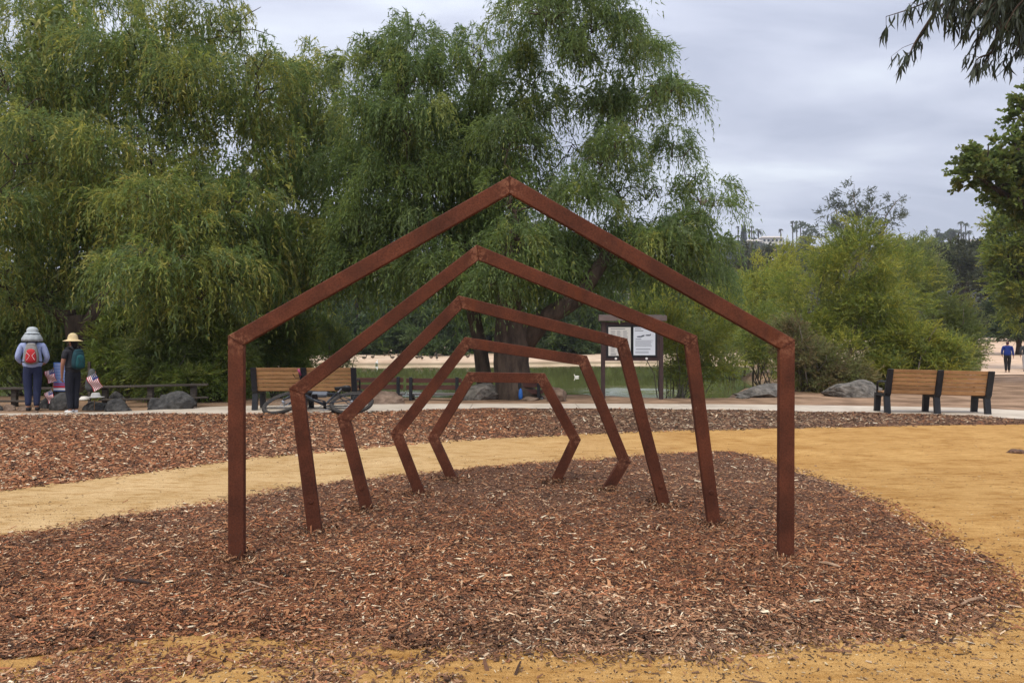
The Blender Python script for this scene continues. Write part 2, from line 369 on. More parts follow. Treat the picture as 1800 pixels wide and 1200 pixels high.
def bord_z(x, y):
    t = (y-(sand_back(x)-0.1))/np.maximum(conc_front(x)+0.15-(sand_back(x)-0.1), 0.1)
    return -0.02+0.06*sstep(0, 0.12, t+0.02*vnoise(x*6, y*3, 31))+0.008*vnoise(x*6, y*6, 32)
def chips(name, X, Y, Z, L, W, T, label, flat=0.25, tintv=None):
    """bark chips: small ridged slivers, one mesh"""
    n = len(X); r = rng
    th = r.uniform(0, 2*PI, n); pit = r.normal(0, flat, n)
    d = np.stack([np.cos(th)*np.cos(pit), np.sin(th)*np.cos(pit), np.sin(pit)], 1)
    s = np.stack([-np.sin(th), np.cos(th), r.normal(0, flat*1.3, n)], 1); s /= np.linalg.norm(s, axis=1)[:, None]
    u = np.cross(d, s); u *= np.sign(u[:, 2:3]+1e-9)
    P = np.stack([X, Y, Z], 1); L = L[:, None]/2; W = W[:, None]/2; T = T[:, None]
    tp = r.uniform(0.25, 1.0, (n, 1)); bend = r.normal(0, .12, (n, 1))*L*2
    A = P-d*L-s*W*tp; B = P-d*L+s*W*tp*r.uniform(0.2, 1, (n, 1)); c0 = P-d*L*r.uniform(.7, 1, (n, 1))+u*T
    D_ = P+d*L-s*W*0.6+s*bend; E = P+d*L*r.uniform(.6, 1, (n, 1))+s*W*0.8+s*bend; c1 = P+d*L*r.uniform(.6, 1, (n, 1))+u*T*r.uniform(.4, 1.2, (n, 1))+s*bend*.7
    V = np.stack([A, c0, B, D_, c1, E], 1).reshape(-1, 3)
    o = np.arange(n)[:, None]*6
    idx = np.concatenate([o+np.array([[0, 1, 4, 3]]), o+np.array([[1, 2, 5, 4]])], 1).reshape(-1)
    me = np_mesh(name, V, 4, idx, np.repeat(tintv, 6, axis=0))
    return tag(link(name, me, CHIP), label, 'bark mulch' if label else None, kind='stuff')
def chip_tint(n, grey):
    c = np.array([[0.21, 0.078, 0.036], [0.12, 0.045, 0.023], [0.32, 0.14, 0.065], [0.42, 0.255, 0.155], [0.05, 0.022, 0.013], [0.56, 0.42, 0.29], [0.29, 0.095, 0.042]])
    g = np.array([[0.22, 0.12, 0.072], [0.11, 0.06, 0.038], [0.33, 0.20, 0.125], [0.52, 0.37, 0.25], [0.045, 0.026, 0.018], [0.60, 0.48, 0.36], [0.28, 0.12, 0.06]])
    k = rng.choice(7, n, p=[.26, .25, .16, .065, .18, .02, .065])
    grey = np.clip(grey, 0, 1)[:, None]
    return (c[k]*(1-grey)+g[k]*grey)*rng.uniform(.7, 1.2, (n, 1))*np.array([[1.10, 1.20, 1.18]])
def place_island():
    n = 540000
    u = rng.uniform(0, 1, n); Y = 2.9/(1-u*(1-2.9/9.9))       # density falls with distance
    X = rng.uniform(-0.74, 0.74, n)*Y
    d = isl_d(X, Y)
    dens = np.where(d > 0, 1.0, np.exp(d/0.06)*0.8)
    # thin, scattered mulch at the front left where sand shows through
    fl = (X < -0.2) & (Y < 3.75) & (d < 0.10)
    dens = np.where(fl, np.clip(0.35+0.6*vnoise(X*7, Y*9, 41)+0.4*d, 0.03, 0.9), dens)
    dens = np.maximum(dens, np.where((X < -0.3) & (Y < 3.9) & (d > -0.36) & (d < 0), 0.07*np.clip(0.4+vnoise(X*6, Y*8, 42), 0, 1), 0))
    dens = np.maximum(dens, 0.0025*(Y < 7))
    k = rng.uniform(0, 1, n) < dens*0.42
    X, Y, d = X[k], Y[k], d[k]; m = len(X)
    zz = np.maximum(isl_z(X, Y), 0.014)+rng.uniform(0.0, 0.014, m)*np.where(d > 0.05, 1, 0.3)
    sc = rng.lognormal(0, 0.6, m)
    grey = 0.12+0.45*vnoise(X*1.2, Y*1.4, 51)+np.where(Y < 4.2, 0.15, -0.05)
    chips('bark_chips', X, Y, zz, np.clip(0.0215*sc, 0.008, 0.14), np.clip(0.0070*sc**.5*rng.lognormal(0, .45, m), .0025, .032), rng.uniform(0.002, 0.007, m),
          'loose reddish brown bark chips covering the mound round the steel arches', tintv=chip_tint(m, grey)*(1+0.16*vnoise(X*4, Y*5, 71)+0.12*vnoise(X*13, Y*15, 72))[:, None])
place_island()
def place_border():
    n = 118000
    u = rng.uniform(0, 1, n); px = rng.uniform(-60, 1860, n)
    Y0, Y1 = 6.5, 15.6
    Y = 1/(1/Y0+u*(1/Y1-1/Y0)); X = (px-900)*Y/F
    f0 = sand_back(X); f1 = conc_front(X)
    dd = np.minimum(Y-f0, f1-Y)+0.05*vnoise(X*5, Y*5, 61)
    k = (rng.uniform(0, 1, n) < np.where(dd > 0, 1, np.exp(dd/0.05)*0.6))
    X, Y = X[k], Y[k]; m = len(X)
    z = np.maximum(bord_z(X, Y), 0.015)+rng.uniform(0, 0.012, m)
    grey = sstep(-1, 2.5, X)*0.8+0.3*vnoise(X*.8, Y*1.4, 52)+0.1
    sc = rng.lognormal(0, 0.4, m)*(0.62+Y/18)
    chips('bark_chips', X, Y, z, np.clip(0.040*sc, 0.02, 0.16), np.clip(0.013*sc, .006, .04), rng.uniform(0.004, 0.012, m),
          'reddish brown bark chips in the long bed before the concrete path', tintv=chip_tint(m, grey)*np.where(X[:, None] < 0, 1.1, 0.85))
place_border()

FEET = [(416, 989), (1381, 981), (553, 941), (1255, 921), (646, 898), (1168, 890), (738, 867), (1068, 862), (797, 843), (974, 847)]
def foot_chips():
    X, Y, Z = [], [], []
    for px, py in FEET:
        x, y, _ = gp(px, py, .045); n = 420; a = rng.uniform(0, 2*PI, n); q = np.abs(rng.normal(0.0, .09, n))+.045
        X.append(x+np.cos(a)*q*1.2); Y.append(y+.025+np.sin(a)*q*.9); Z.append(np.maximum(isl_z(X[-1], Y[-1]), .01)+.006+rng.uniform(.0, .035, n)*np.exp(-((q-.045)/.07)**2))
    X, Y, Z = map(np.concatenate, (X, Y, Z)); m = len(X); sc = rng.lognormal(0, .5, m)
    chips('bark_chips', X, Y, Z, np.clip(.026*sc, .01, .08), np.clip(.008*sc, .003, .02), rng.uniform(.002, .007, m), 'bark chips heaped against the feet of the steel arches', flat=.5, tintv=chip_tint(m, np.full(m, .3))*.85)
foot_chips()
def grit():
    n = 26000; Y = 1/(1/2.9+rng.uniform(0, 1, n)*(1/13-1/2.9)); X = rng.uniform(-.73, .73, n)*Y
    k = (isl_d(X, Y) < -.02) & (Y < sand_back(X)) & (rng.uniform(0, 1, n) < np.clip(.45+.5*vnoise(X*2, Y*2.5, 91), .08, 1)); X, Y = X[k], Y[k]; m = len(X); sc = rng.lognormal(0, .55, m)
    Z = .010+.006*(vnoise(X*3, Y*4, 5)+1)-.002
    c = np.array([(.10, .055, .03), (.20, .12, .06), (.34, .24, .13), (.5, .38, .22), (.06, .035, .02)])[rng.choice(5, m, p=[.25, .25, .2, .1, .2])]
    chips('sand_grit', X, Y, Z, np.clip(.009*sc, .004, .05), np.clip(.006*sc, .003, .014), rng.uniform(.002, .005, m), 'fine grit and bark crumbs strewn over the golden sand', flat=.15, tintv=c)
grit()
# concrete path of slabs
CONC = mat('concrete', (0.40, 0.34, 0.27), 0.9, (0.53, 0.46, 0.37), 1.5, 0.3, 60)
def concrete():
    root = empty('concrete_path'); root['kind'] = 'structure'
    X = -15.0
    while X < 17:
        X2 = X+2.35; n = 8; xs_ = np.linspace(X+0.006, X2-0.006, n+1); mb = MB()
        a = conc_front(xs_); b = conc_back(xs_); v = []
        for i in range(n+1): v += [(xs_[i], a[i], 0.0), (xs_[i], a[i], 0.035), (xs_[i], b[i], 0.035), (xs_[i], b[i], 0.0)]
        f = []
        for i in range(n):
            o = i*4; f += [(o, o+4, o+5, o+1), (o+1, o+5, o+6, o+2), (o+2, o+6, o+7, o+3)]
        f += [(0, 1, 2, 3), (n*4+3, n*4+2, n*4+1, n*4)]
        mb.add(v, f).build('slab', CONC, root)
        X = X2
concrete()
# tan path climbing away at the far right
TANP = mat('tan_path', (0.46, 0.31, 0.20), 0.95, (0.60, 0.44, 0.31), 0.8, 0.3, 20)
me = strip('dirt_path', np.linspace(0, 1, 30), lambda x: x*0+33.0, lambda x: x*0+104, 60, lambda x, y, t: x*0)
V = np.empty(len(me.vertices)*3, np.float32); me.vertices.foreach_get('co', V); V = V.reshape(-1, 3)
u, Yv = V[:, 0].copy(), V[:, 1]; xl = 0.634*Yv; V[:, 0] = xl+u*(6+Yv*0.25); V[:, 2] = ground_z(V[:, 0], Yv)+0.03
me.vertices.foreach_set('co', V.ravel()); me.update()
tag(link('dirt_path', me, TANP), kind='structure')

# water
def water_material():
    m = bpy.data.materials.new('lake_water'); m.use_nodes = True; t = m.node_tree; b = t.nodes['Principled BSDF']
    b.inputs['Base Color'].default_value = (0.125, 0.138, 0.042, 1); b.inputs['Roughness'].default_value = 0.04; b.inputs['IOR'].default_value = 1.33
    ge = t.nodes.new('ShaderNodeNewGeometry'); mp = t.nodes.new('ShaderNodeMapping'); mp.inputs['Scale'].default_value = (0.35, 1.2, 1); t.links.new(ge.outputs['Position'], mp.inputs[0])
    n = t.nodes.new('ShaderNodeTexNoise'); n.inputs['Scale'].default_value = 1.6; n.inputs['Detail'].default_value = 3; t.links.new(mp.outputs[0], n.inputs['Vector'])
    bp = t.nodes.new('ShaderNodeBump'); bp.inputs['Strength'].default_value = 0.05; bp.inputs['Distance'].default_value = 0.04; t.links.new(n.outputs[0], bp.inputs['Height']); t.links.new(bp.outputs[0], b.inputs['Normal'])
    return m
def wz(x, y):
    # duck wakes spreading near the shore
    r = np.hypot((x-4.6)*0.8, y-23.2); z = 0.016*np.sin(r*11)*np.exp(-((x-4.4)/2.2)**2)*np.exp(-((y-25.5)/2.4)**2)
    z += 0.022*np.sin(17*(y-0.10*x)+0.6*np.sin(x*2))*np.exp(-((x-4.0)/1.3)**2)*np.exp(-((y-23.0)/1.9)**2)
    z += 0.012*np.sin(y*9+x*2)*np.exp(-((x+3.5)/2.2)**2)*np.exp(-((y-24.5)/2.0)**2)
    return -0.30+z
me, _ = grid_mesh('lake_water', np.concatenate([np.linspace(-60, -10, 30), np.linspace(-9.8, 12, 160), np.linspace(13, 30, 20)]), np.concatenate([np.linspace(19.5, 31, 200), np.linspace(31.5, 60, 40)]), wz)
tag(link('lake', me, water_material(), smooth=True), kind='structure')

# ------------------------------------------------------------------ foliage engine
def unit(a): return a/np.maximum(np.linalg.norm(a, axis=-1, keepdims=True), 1e-9)
def sprays(r, St, Dr, Ln, k, droop, leafL, leafW, spread, tint, quad=False, updown=0.0):
    n = len(St); t = (np.arange(k)[None, :]+r.uniform(0, 1, (n, k)))/k
    tt = t[..., None]; Lx = Ln[:, None, None]; down = np.array([0, 0, -1.0])
    P = St[:, None]+Dr[:, None]*Lx*tt*(1-0.5*droop*tt)+down*droop*Lx*tt**1.6
    tan = Dr[:, None]*(1-droop*tt)+down*droop*1.5*tt**0.6
    D = unit(unit(tan)+spread*r.normal(0, 1, (n, k, 3))+np.array([0, 0, updown]))
    P = P.reshape(-1, 3); D = D.reshape(-1, 3); m = len(P)
    L = leafL*r.uniform(0.6, 1.3, (m, 1)); W = leafW*r.uniform(0.7, 1.3, (m, 1))
    sd = unit(np.cross(D, r.normal(0, 1, (m, 3))))
    T = np.repeat(tint, k, axis=0)*r.uniform(0.75, 1.25, (m, 1))
    if quad:
        V = np.stack([P, P+D*L*.45+sd*W/2, P+D*L, P+D*L*.45-sd*W/2], 1).reshape(-1, 3); c = 4
    else:
        V = np.stack([P-sd*W/2, P+sd*W/2, P+D*L], 1).reshape(-1, 3); c = 3
    return V, c, np.repeat(T, c, axis=0)
def lobe_points(r, lobes, n, shell=(0.45, 1.0), top=0.0, clump=0, cj=0.18):
    """points in ellipsoids; lobes rows: x,y,z,rx,ry,rz"""
    lb = np.array(lobes, float); vol = (lb[:, 3]*lb[:, 5]+lb[:, 3]*lb[:, 4]); k = r.choice(len(lb), n, p=vol/vol.sum())
    d = unit(r.normal(0, 1, (n, 3)))
    if clump:
        nc = len(lb)*clump; cd = unit(r.normal(0, 1, (nc, 3))); cr = r.uniform(shell[0], shell[1], (nc, 1))
        ci = k*clump+r.integers(0, clump, n); 
        off = cd[ci]*cr[ci]+d*cj*r.uniform(0, 1, (n, 1))**0.5*1.0
        cl = ci
    else:
        off = d*r.uniform(shell[0], shell[1], (n, 1)); cl = k
    if top: off[:, 2] = np.where(off[:, 2] < -top, -off[:, 2]*0.6, off[:, 2])
    return lb[k, :3]+off*lb[k, 3:6], k, cl, off
def palette(r, n, cols, p, cl=None, ncl=None, cw=0.42):
    cols = np.array(cols, float)
    a = cols[r.choice(len(cols), n, p=p)]
    if cl is not None:
        u, inv = np.unique(cl, return_inverse=True)
        b = cols[r.choice(len(cols), len(u), p=p)][inv]; a = a*(1-cw)+b*cw
    return a
def foliage(name, V, c, T, parent, m=None):
    me = np_mesh(name, V, c, np.arange(len(V)), T)
    return link(name, me, m or LEAF, parent)
def limb_pts(a, b, sag=0.0, wob=0.12, n=6):
    a = Vector(a); b = Vector(b); L = (b-a).length; out = []
    for i in range(n+1):
        t = i/n; p = a.lerp(b, t); p.z += sag*L*sin(PI*t)
        if 0 < i < n: p += Vector((random.uniform(-1, 1), random.uniform(-1, 1), random.uniform(-1, 1)))*wob*L*0.25
        out.append(p)
    return out
PEP = [(a*1.7, b*1.66, c*1.75) for a, b, c in [(0.075, 0.115, 0.030), (0.105, 0.145, 0.032), (0.055, 0.090, 0.032), (0.19, 0.20, 0.040), (0.10, 0.135, 0.060), (0.30, 0.27, 0.065)]]
def px_lobes(rows, Y, F_=1.0):
    out = []
    for q in rows:
        px, py, rx, ry = q[:4]; dy = q[4] if len(q) > 4 else random.uniform(-1.6, 1.6)
        yy = Y+dy; s = yy/F; p = at(px, py, yy); out.append((p[0], p[1], p[2], rx*s, rx*s*1.0, ry*s))
    return out
def weeping_tree(label, base, Y, rows, trunk, nst, p, seed, k=10, slen=(0.5, 1.45), lean=None, holes=(), cols=PEP, fill=()):
    """base: ground point; trunk list of (pts, radii)"""
    r = np.random.default_rng(seed); random.seed(seed)
    root = empty('pepper_tree', base, label=label, cat='tree', group='weeping pepper trees along the lake')
    B = np.array(base); lobes = px_lobes([(q[0]+random.uniform(-16, 16), q[1]+random.uniform(-18, 18), q[2]*random.uniform(.8, 1.15), q[3]*random.uniform(.95, 1.35), *q[4:]) for q in rows], Y)
    mb = MB()
    for pts, rs in trunk: mb.tube([Vector(q)-Vector(base) for q in pts], rs, 14, noise=0.06)
    tops = [Vector(pts[-1]) for pts, rs in trunk]; rtop = [rs[-1] for pts, rs in trunk]
    mains = []
    order = sorted(lobes, key=lambda l: (Vector(l[:3])-tops[0]).length)
    nodes = [(t, rr) for t, rr in zip(tops, rtop)]
    for l in order:
        tgt = Vector(l[:3])+Vector((0, 0, 0.1*l[5]))
        best = min(nodes, key=lambda q: (q[0]-tgt).length+max(0, q[0].z-tgt.z)*1.5)
        pp = limb_pts(best[0], tgt, 0.10, 0.3, 6); r0 = best[1]*0.72
        rs = [r0*(1-t*0.62) for t in [i/6 for i in range(7)]]
        mb.tube([q-Vector(base) for q in pp], rs, 7)
        nodes.append((pp[-1], max(rs[-1], 0.018))); nodes.append((pp[3], max(rs[3]*0.8, 0.018)))
        for j in range(7):   # side twigs
            q = pp[random.randint(3, 6)]; d = Vector((random.gauss(0, 1), random.gauss(0, 1), random.uniform(0.0, 1.2))).normalized()
            e = q+d*l[3]*random.uniform(0.6, 1.0); mid = q.lerp(e, .5)+Vector((0, 0, 0.12))
            mb.tube([x-Vector(base) for x in (q, mid, e)], [0.022, 0.014, 0.006], 4, caps=False)
    mb.build('trunk', BARK, root, smooth=True)
    St, kk, cl, off = lobe_points(r, lobes, int(nst*1.3), (0.35, 1.15), top=0.1, clump=24, cj=0.26)
    keep = np.ones(len(St), bool)
    for hx, hy, hr, hd in holes:
        sx = 900+St[:, 0]/St[:, 1]*F; sy = HOR-(St[:, 2]-H)/St[:, 1]*F+35
        q = ((sx-hx)**2+(sy-hy)**2)**.5
        keep &= ~((q < hr) & (r.uniform(0, 1, len(St)) < hd))
    St, cl, off, kk = St[keep], cl[keep], off[keep], kk[keep]
    out = unit(off*np.array([1, 1, 0.2])+r.normal(0, 0.35, off.shape)+np.array([0, 0, 0.25]))
    Ln = r.uniform(*slen, len(St))*(0.55+0.6*r.uniform(0, 1, kk.max()+1)[kk])
    tint = palette(r, len(St), cols, p, cl)
    up_ = r.uniform(0, 1, len(St)) < 0.3
    a1 = sprays(r, St[~up_], out[~up_], Ln[~up_], k, 0.92, 0.13, 0.032, 0.40, tint[~up_])
    a2 = sprays(r, St[up_], unit(out[up_]+np.array([0, 0, .5])), Ln[up_]*.75, k, 0.55, 0.13, 0.032, 0.50, tint[up_])
    V = np.concatenate([a1[0], a2[0]]); T = np.concatenate([a1[2], a2[2]]); c = a1[1]
    fl = px_lobes(fill, Y); nf = int(sum(q[2]*q[3] for q in fill)*0.042)
    Sf, kf, cf, of = lobe_points(r, fl, nf, (0.2, 1.0), clump=40, cj=0.3)
    for hx, hy, hr, hd in holes:
        sx = 900+Sf[:, 0]/Sf[:, 1]*F; sy = HOR-(Sf[:, 2]-H)/Sf[:, 1]*F+20
        kp = ~((((sx-hx)**2+(sy-hy)**2)**.5 < hr) & (r.uniform(0, 1, len(Sf)) < hd)); Sf, of, cf = Sf[kp], of[kp], cf[kp]
    V2, c2, T2 = sprays(r, Sf, unit(of+r.normal(0, .4, of.shape)), r.uniform(.5, 1.2, len(Sf)), 9, 0.9, 0.19, 0.06, 0.4, palette(r, len(Sf), cols, p, cf))
    V = np.concatenate([V, V2]); T = np.concatenate([T, T2])
    foliage('crown', V-np.tile(B, (len(V), 1)), c, T, root)
    return root

# left pepper tree
gb = gp(146, 712)
Yt = 19.0; tb = (at(142, 600, Yt)[0], Yt, 0)
A_rows = [(60, 50, 90, 60), (180, 0, 90, 60), (300, -40, 90, 60), (385, 40, 70, 60), (230, 90, 100, 60), (-60, 100, 100, 80), (20, 160, 80, 60), (130, 170, 90, 60), (330, 130, 80, 50),
          (440, 110, 50, 45), (-60, 250, 90, 70), (50, 260, 90, 70, -1.5), (180, 260, 90, 60, -1.5), (300, 250, 70, 50, 1), (460, 240, 60, 60), (400, 200, 50, 40, 1.5),
          (15, 380, 80, 70, -2.0), (250, 370, 90, 60, -2.4), (350, 390, 80, 60, -1.8), (440, 360, 60, 60, -1), (-70, 400, 80, 80, -1.5), (120, 330, 80, 50, 1.5),
          (0, 470, 70, 50, -1.2), (210, 480, 70, 50, -2.6), (310, 470, 80, 50, -2.8), (400, 470, 60, 50, -1.6), (120, 430, 80, 60, 2.5), (300, 540, 60, 30, -1.5), (60, 520, 60, 40, 0.5), (240, 420, 200, 90, 3.5), (60, 300, 160, 120, 3.5), (330, 320, 60, 45, -.5), (270, 310, 50, 40, 1), (130, 480, 60, 40, 0.8), (250, 535, 55, 30, -.8), (380, 540, 60, 35, -1), (440, 500, 50, 40, -.5), (10, 540, 60, 30, -.6), (300, 200, 60, 50, 0)]
weeping_tree('broad pepper tree at the left with yellowish weeping foliage above two hikers', tb, Yt, A_rows,
    [([(tb[0]+0.1, Yt, -0.1), (tb[0]+0.08, Yt, 0.5), (tb[0]-0.02, Yt, 1.3), (tb[0]-0.15, Yt, 2.1)], [0.42, 0.33, 0.28, 0.27]),
     ([(tb[0]-0.05, Yt, 1.2), (tb[0]+0.3, Yt-0.1, 1.9), (tb[0]+0.9, Yt-0.3, 2.8)], [0.22, 0.2, 0.15])],
    17000, [.27, .24, .12, .20, .10, .07], 11, holes=[(277, 250, 22, .6), (400, 256, 38, .7), (453, 330, 28, .7), (370, 190, 34, .6), (320, 20, 50, .35), (90, 10, 40, .3)], fill=[(180, 120, 150, 110, 1), (330, 130, 120, 100, 1), (20, 200, 150, 160, 1), (200, 330, 190, 140, 1), (370, 370, 150, 130, .5), (40, 430, 130, 110, .5), (290, 480, 130, 80, 0), (450, 440, 100, 110, 1), (450, 200, 90, 70, 1)])
# second tree behind, filling between left and centre
Y2 = 22.5; t2 = (at(520, 600, Y2)[0], Y2, ground_z(at(520, 600, Y2)[0], 20.0).item())
D_rows = [(500, 130, 50, 40), (560, 150, 45, 40), (520, 220, 60, 50), (590, 240, 40, 45), (560, 310, 60, 55), (480, 330, 50, 50), (520, 400, 70, 50, -2), (580, 420, 50, 55, -2), (470, 450, 50, 50, -2), (540, 480, 60, 40, -2), (600, 500, 40, 40, -1)]
weeping_tree('slimmer pale green pepper tree between the broad left tree and the middle one', t2, Y2, D_rows,
    [([(t2[0], Y2, t2[2]-0.5), (t2[0]+.05, Y2, 1.3), (t2[0]-0.05, Y2, 2.6)], [0.26, 0.2, 0.17])],
    6000, [.25, .25, .15, .18, .12, .05], 12, holes=[(545, 190, 22, .5), (480, 250, 22, .5)], fill=[(530, 220, 70, 90, .5), (550, 380, 90, 120, .5), (520, 500, 80, 60, 0), (580, 250, 50, 120, 0)])
# centre-left
Y3 = 20.2; t3 = (at(846, 600, Y3)[0], Y3, 0)
B_rows = [(660, 115, 60, 45), (735, 85, 60, 45), (700, 150, 70, 50), (845, 80, 30, 30), (810, 130, 50, 45), (860, 150, 35, 40), (625, 200, 50, 55), (720, 210, 80, 60, -1.5), (820, 220, 60, 60), (615, 300, 45, 55), (690, 310, 70, 60, -1.5),
          (790, 320, 70, 60, -1), (870, 290, 50, 60, 1), (640, 400, 60, 60, -1), (730, 400, 70, 60, -1.2), (820, 410, 60, 60), (670, 480, 60, 45, -0.5), (760, 480, 60, 45), (850, 480, 50, 40, 1), (600, 460, 40, 50), (720, 300, 120, 110, 2), (860, 400, 80, 100, 2.5)]
DARKP = [.34, .22, .26, .04, .14, .0]
weeping_tree('rounded dark green pepper tree left of the tallest one with a thin trunk', t3, Y3, B_rows,
    [([(t3[0]+0.15, Y3, -0.15), (t3[0]+.05, Y3, 0.6), (t3[0]-0.05, Y3, 1.4), (t3[0]-.3, Y3, 2.6), (t3[0]-.5, Y3, 3.8)], [0.26, 0.21, 0.19, 0.18, 0.15])],
    10500, DARKP, 13, holes=[(845, 130, 30, .5), (790, 90, 20, .7)], fill=[(710, 180, 100, 90, 1), (700, 330, 120, 130, 1), (820, 260, 90, 130, 1), (650, 430, 90, 90, .5), (790, 440, 110, 90, 1), (850, 170, 40, 60, .5)])
# centre-right, tallest
Y4 = 19.0; t4 = (at(902, 600, Y4)[0], Y4, 0)
C_rows = [(1000, 0, 70, 45), (950, 40, 50, 40), (1080, 45, 60, 40), (1040, -40, 60, 40), (920, 110, 50, 45), (1010, 90, 60, 40), (1130, 110, 60, 45), (1165, 170, 45, 45), (950, 190, 60, 45), (1060, 180, 60, 50), (1120, 200, 50, 45, 1),
          (900, 240, 60, 50), (1010, 290, 55, 45, 1), (1080, 270, 50, 50, -1), (1180, 260, 35, 50), (930, 350, 50, 50, 1.5), (1020, 370, 60, 50, -1), (1110, 350, 60, 50, 1), (1190, 340, 40, 40), (1245, 330, 35, 35), (1275, 375, 20, 30), (1210, 400, 50, 40),
          (980, 440, 60, 40, 1), (1080, 430, 70, 45, 1), (1170, 440, 60, 45), (1240, 430, 40, 45), (1130, 480, 60, 30, 1), (1220, 480, 45, 30, 1), (950, 460, 70, 60, 2.5), (900, 430, 50, 50, -1.3), (870, 490, 45, 40, -1.2), (950, 480, 50, 35, -1.2), (840, 520, 40, 30, 1), (900, 340, 50, 50, -1)]
weeping_tree('tallest weeping pepper tree in the middle with a thick forked trunk by the water', t4, Y4, C_rows,
    [([(t4[0]+0.15, Y4, -0.2), (t4[0]+0.02, Y4, 0.25), (t4[0]-0.03, Y4, 0.9), (t4[0]-.02, Y4, 1.6), (t4[0]-0.08, Y4, 2.4), (t4[0]-0.05, Y4, 4.0)], [0.66, 0.50, 0.46, 0.45, 0.34, 0.26]),
     ([(t4[0]+0.10, Y4, 1.2), (t4[0]+0.75, Y4, 2.0), (t4[0]+1.7, Y4, 2.6), (t4[0]+2.5, Y4+.3, 3.8)], [0.3, 0.27, 0.22, 0.17])],
    11500, [.34, .18, .22, .05, .21, .0], 14, holes=[(968, 123, 34, .85), (990, 270, 48, .85), (1128, 250, 38, .85), (1140, 375, 46, .8), (925, 390, 46, .8), (1225, 350, 34, .6), (1080, 350, 30, .6), (1040, 90, 30, .6), (1180, 230, 25, .6), (1040, 400, 35, .5)], fill=[(1010, 50, 60, 40, 1), (930, 160, 50, 60, 1), (1080, 150, 50, 50, .5), (930, 280, 60, 60, .5), (1080, 300, 30, 50, 1), (1140, 430, 70, 50, .5), (1000, 460, 90, 60, .5), (1220, 430, 35, 40, 0), (900, 470, 70, 70, .5)])

# shrubs ---------------------------------------------------------
WIL = [(a*1.4, b*1.3, c*1.2) for a, b, c in [(0.12, 0.17, 0.035), (0.17, 0.21, 0.04), (0.085, 0.125, 0.04), (0.26, 0.27, 0.05), (0.15, 0.19, 0.085)]]
OAK = [(a*1.4, b*1.4, c*1.4) for a, b, c in [(0.055, 0.075, 0.028), (0.075, 0.095, 0.035), (0.04, 0.058, 0.025), (0.11, 0.12, 0.05), (0.09, 0.105, 0.06)]]
def bush(name, label, base, rows, Y, nsp, p, seed, cols=WIL, sl=0.42, k=9, leaf=(0.11, 0.028), spread=0.55, droop=0.15, cat='shrub', group=None, stems=10, up=0.5, clump=22, cj=0.38, quad=False, bark=None, shell=(0.3, 1.0), stemr=0.03, trunk=None, dyr=None):
    r = np.random.default_rng(seed); random.seed(seed)
    root = empty(name, base, label=label, cat=cat, group=group); B = Vector(base); lobes = px_lobes(rows, Y)
    mb = MB()
    if trunk:
        th, tr = trunk; top = B+Vector((random.uniform(-.05, .05)*th, 0, th)); mb.tube([Vector((0, 0, -0.2)), (top-B)*0.5+Vector((tr*.3, 0, 0)), top-B], [tr*1.3, tr, tr*0.8], 10, noise=.05)
        for l in lobes:
            pp = limb_pts(top, l[:3], 0.08, 0.2, 5); mb.tube([q-B for q in pp], [tr*0.55*(1-.15*i) for i in range(6)], 6)
            for j in range(5):
                q = pp[random.randint(3, 5)]; e = q+Vector((random.gauss(0, 1), random.gauss(0, 1), random.gauss(0.3, 1))).normalized()*l[3]*0.8
                mb.tube([q-B, e-B], [tr*.15, tr*.04], 4, caps=False)
    else:
        for i in range(stems):
            l = random.choice(lobes); tgt = Vector(l[:3])+Vector((random.uniform(-1, 1)*l[3], random.uniform(-1, 1)*l[4], random.uniform(-.2, .8)*l[5]))
            b0 = B+Vector((random.uniform(-1, 1)*lobes[0][3]*0.35, random.uniform(-.3, .3), -0.1)); pp = limb_pts(b0, tgt, 0.05, 0.25, 5)
            mb.tube([q-B for q in pp], [stemr*(1-.16*i) for i in range(6)], 5)
    mb.build('trunk' if trunk else 'stem', bark or BARK2, root, smooth=True)
    St, kk, cl, off = lobe_points(r, lobes, nsp, shell, clump=clump, cj=cj)
    gz = base[2] if base[2] > -0.3 else -0.3
    St[:, 2] = np.maximum(St[:, 2], gz+0.15*r.uniform(0, 1, len(St)))
    Dr = unit(off*np.array([1, 1, 0.7])+np.array([0, 0, up])+r.normal(0, 0.4, off.shape))
    Ln = sl*r.uniform(0.5, 1.3, len(St))
    V, c, T = sprays(r, St, Dr, Ln, k, droop, leaf[0], leaf[1], spread, palette(r, len(St), cols, p, cl), quad=quad)
    foliage('foliage' if not trunk else 'crown', V-np.array([base]), c, T, root)
    return root
def gnd(px, Y): x = (px-900)*Y/F; return (x, Y, float(ground_z(x, Y)))
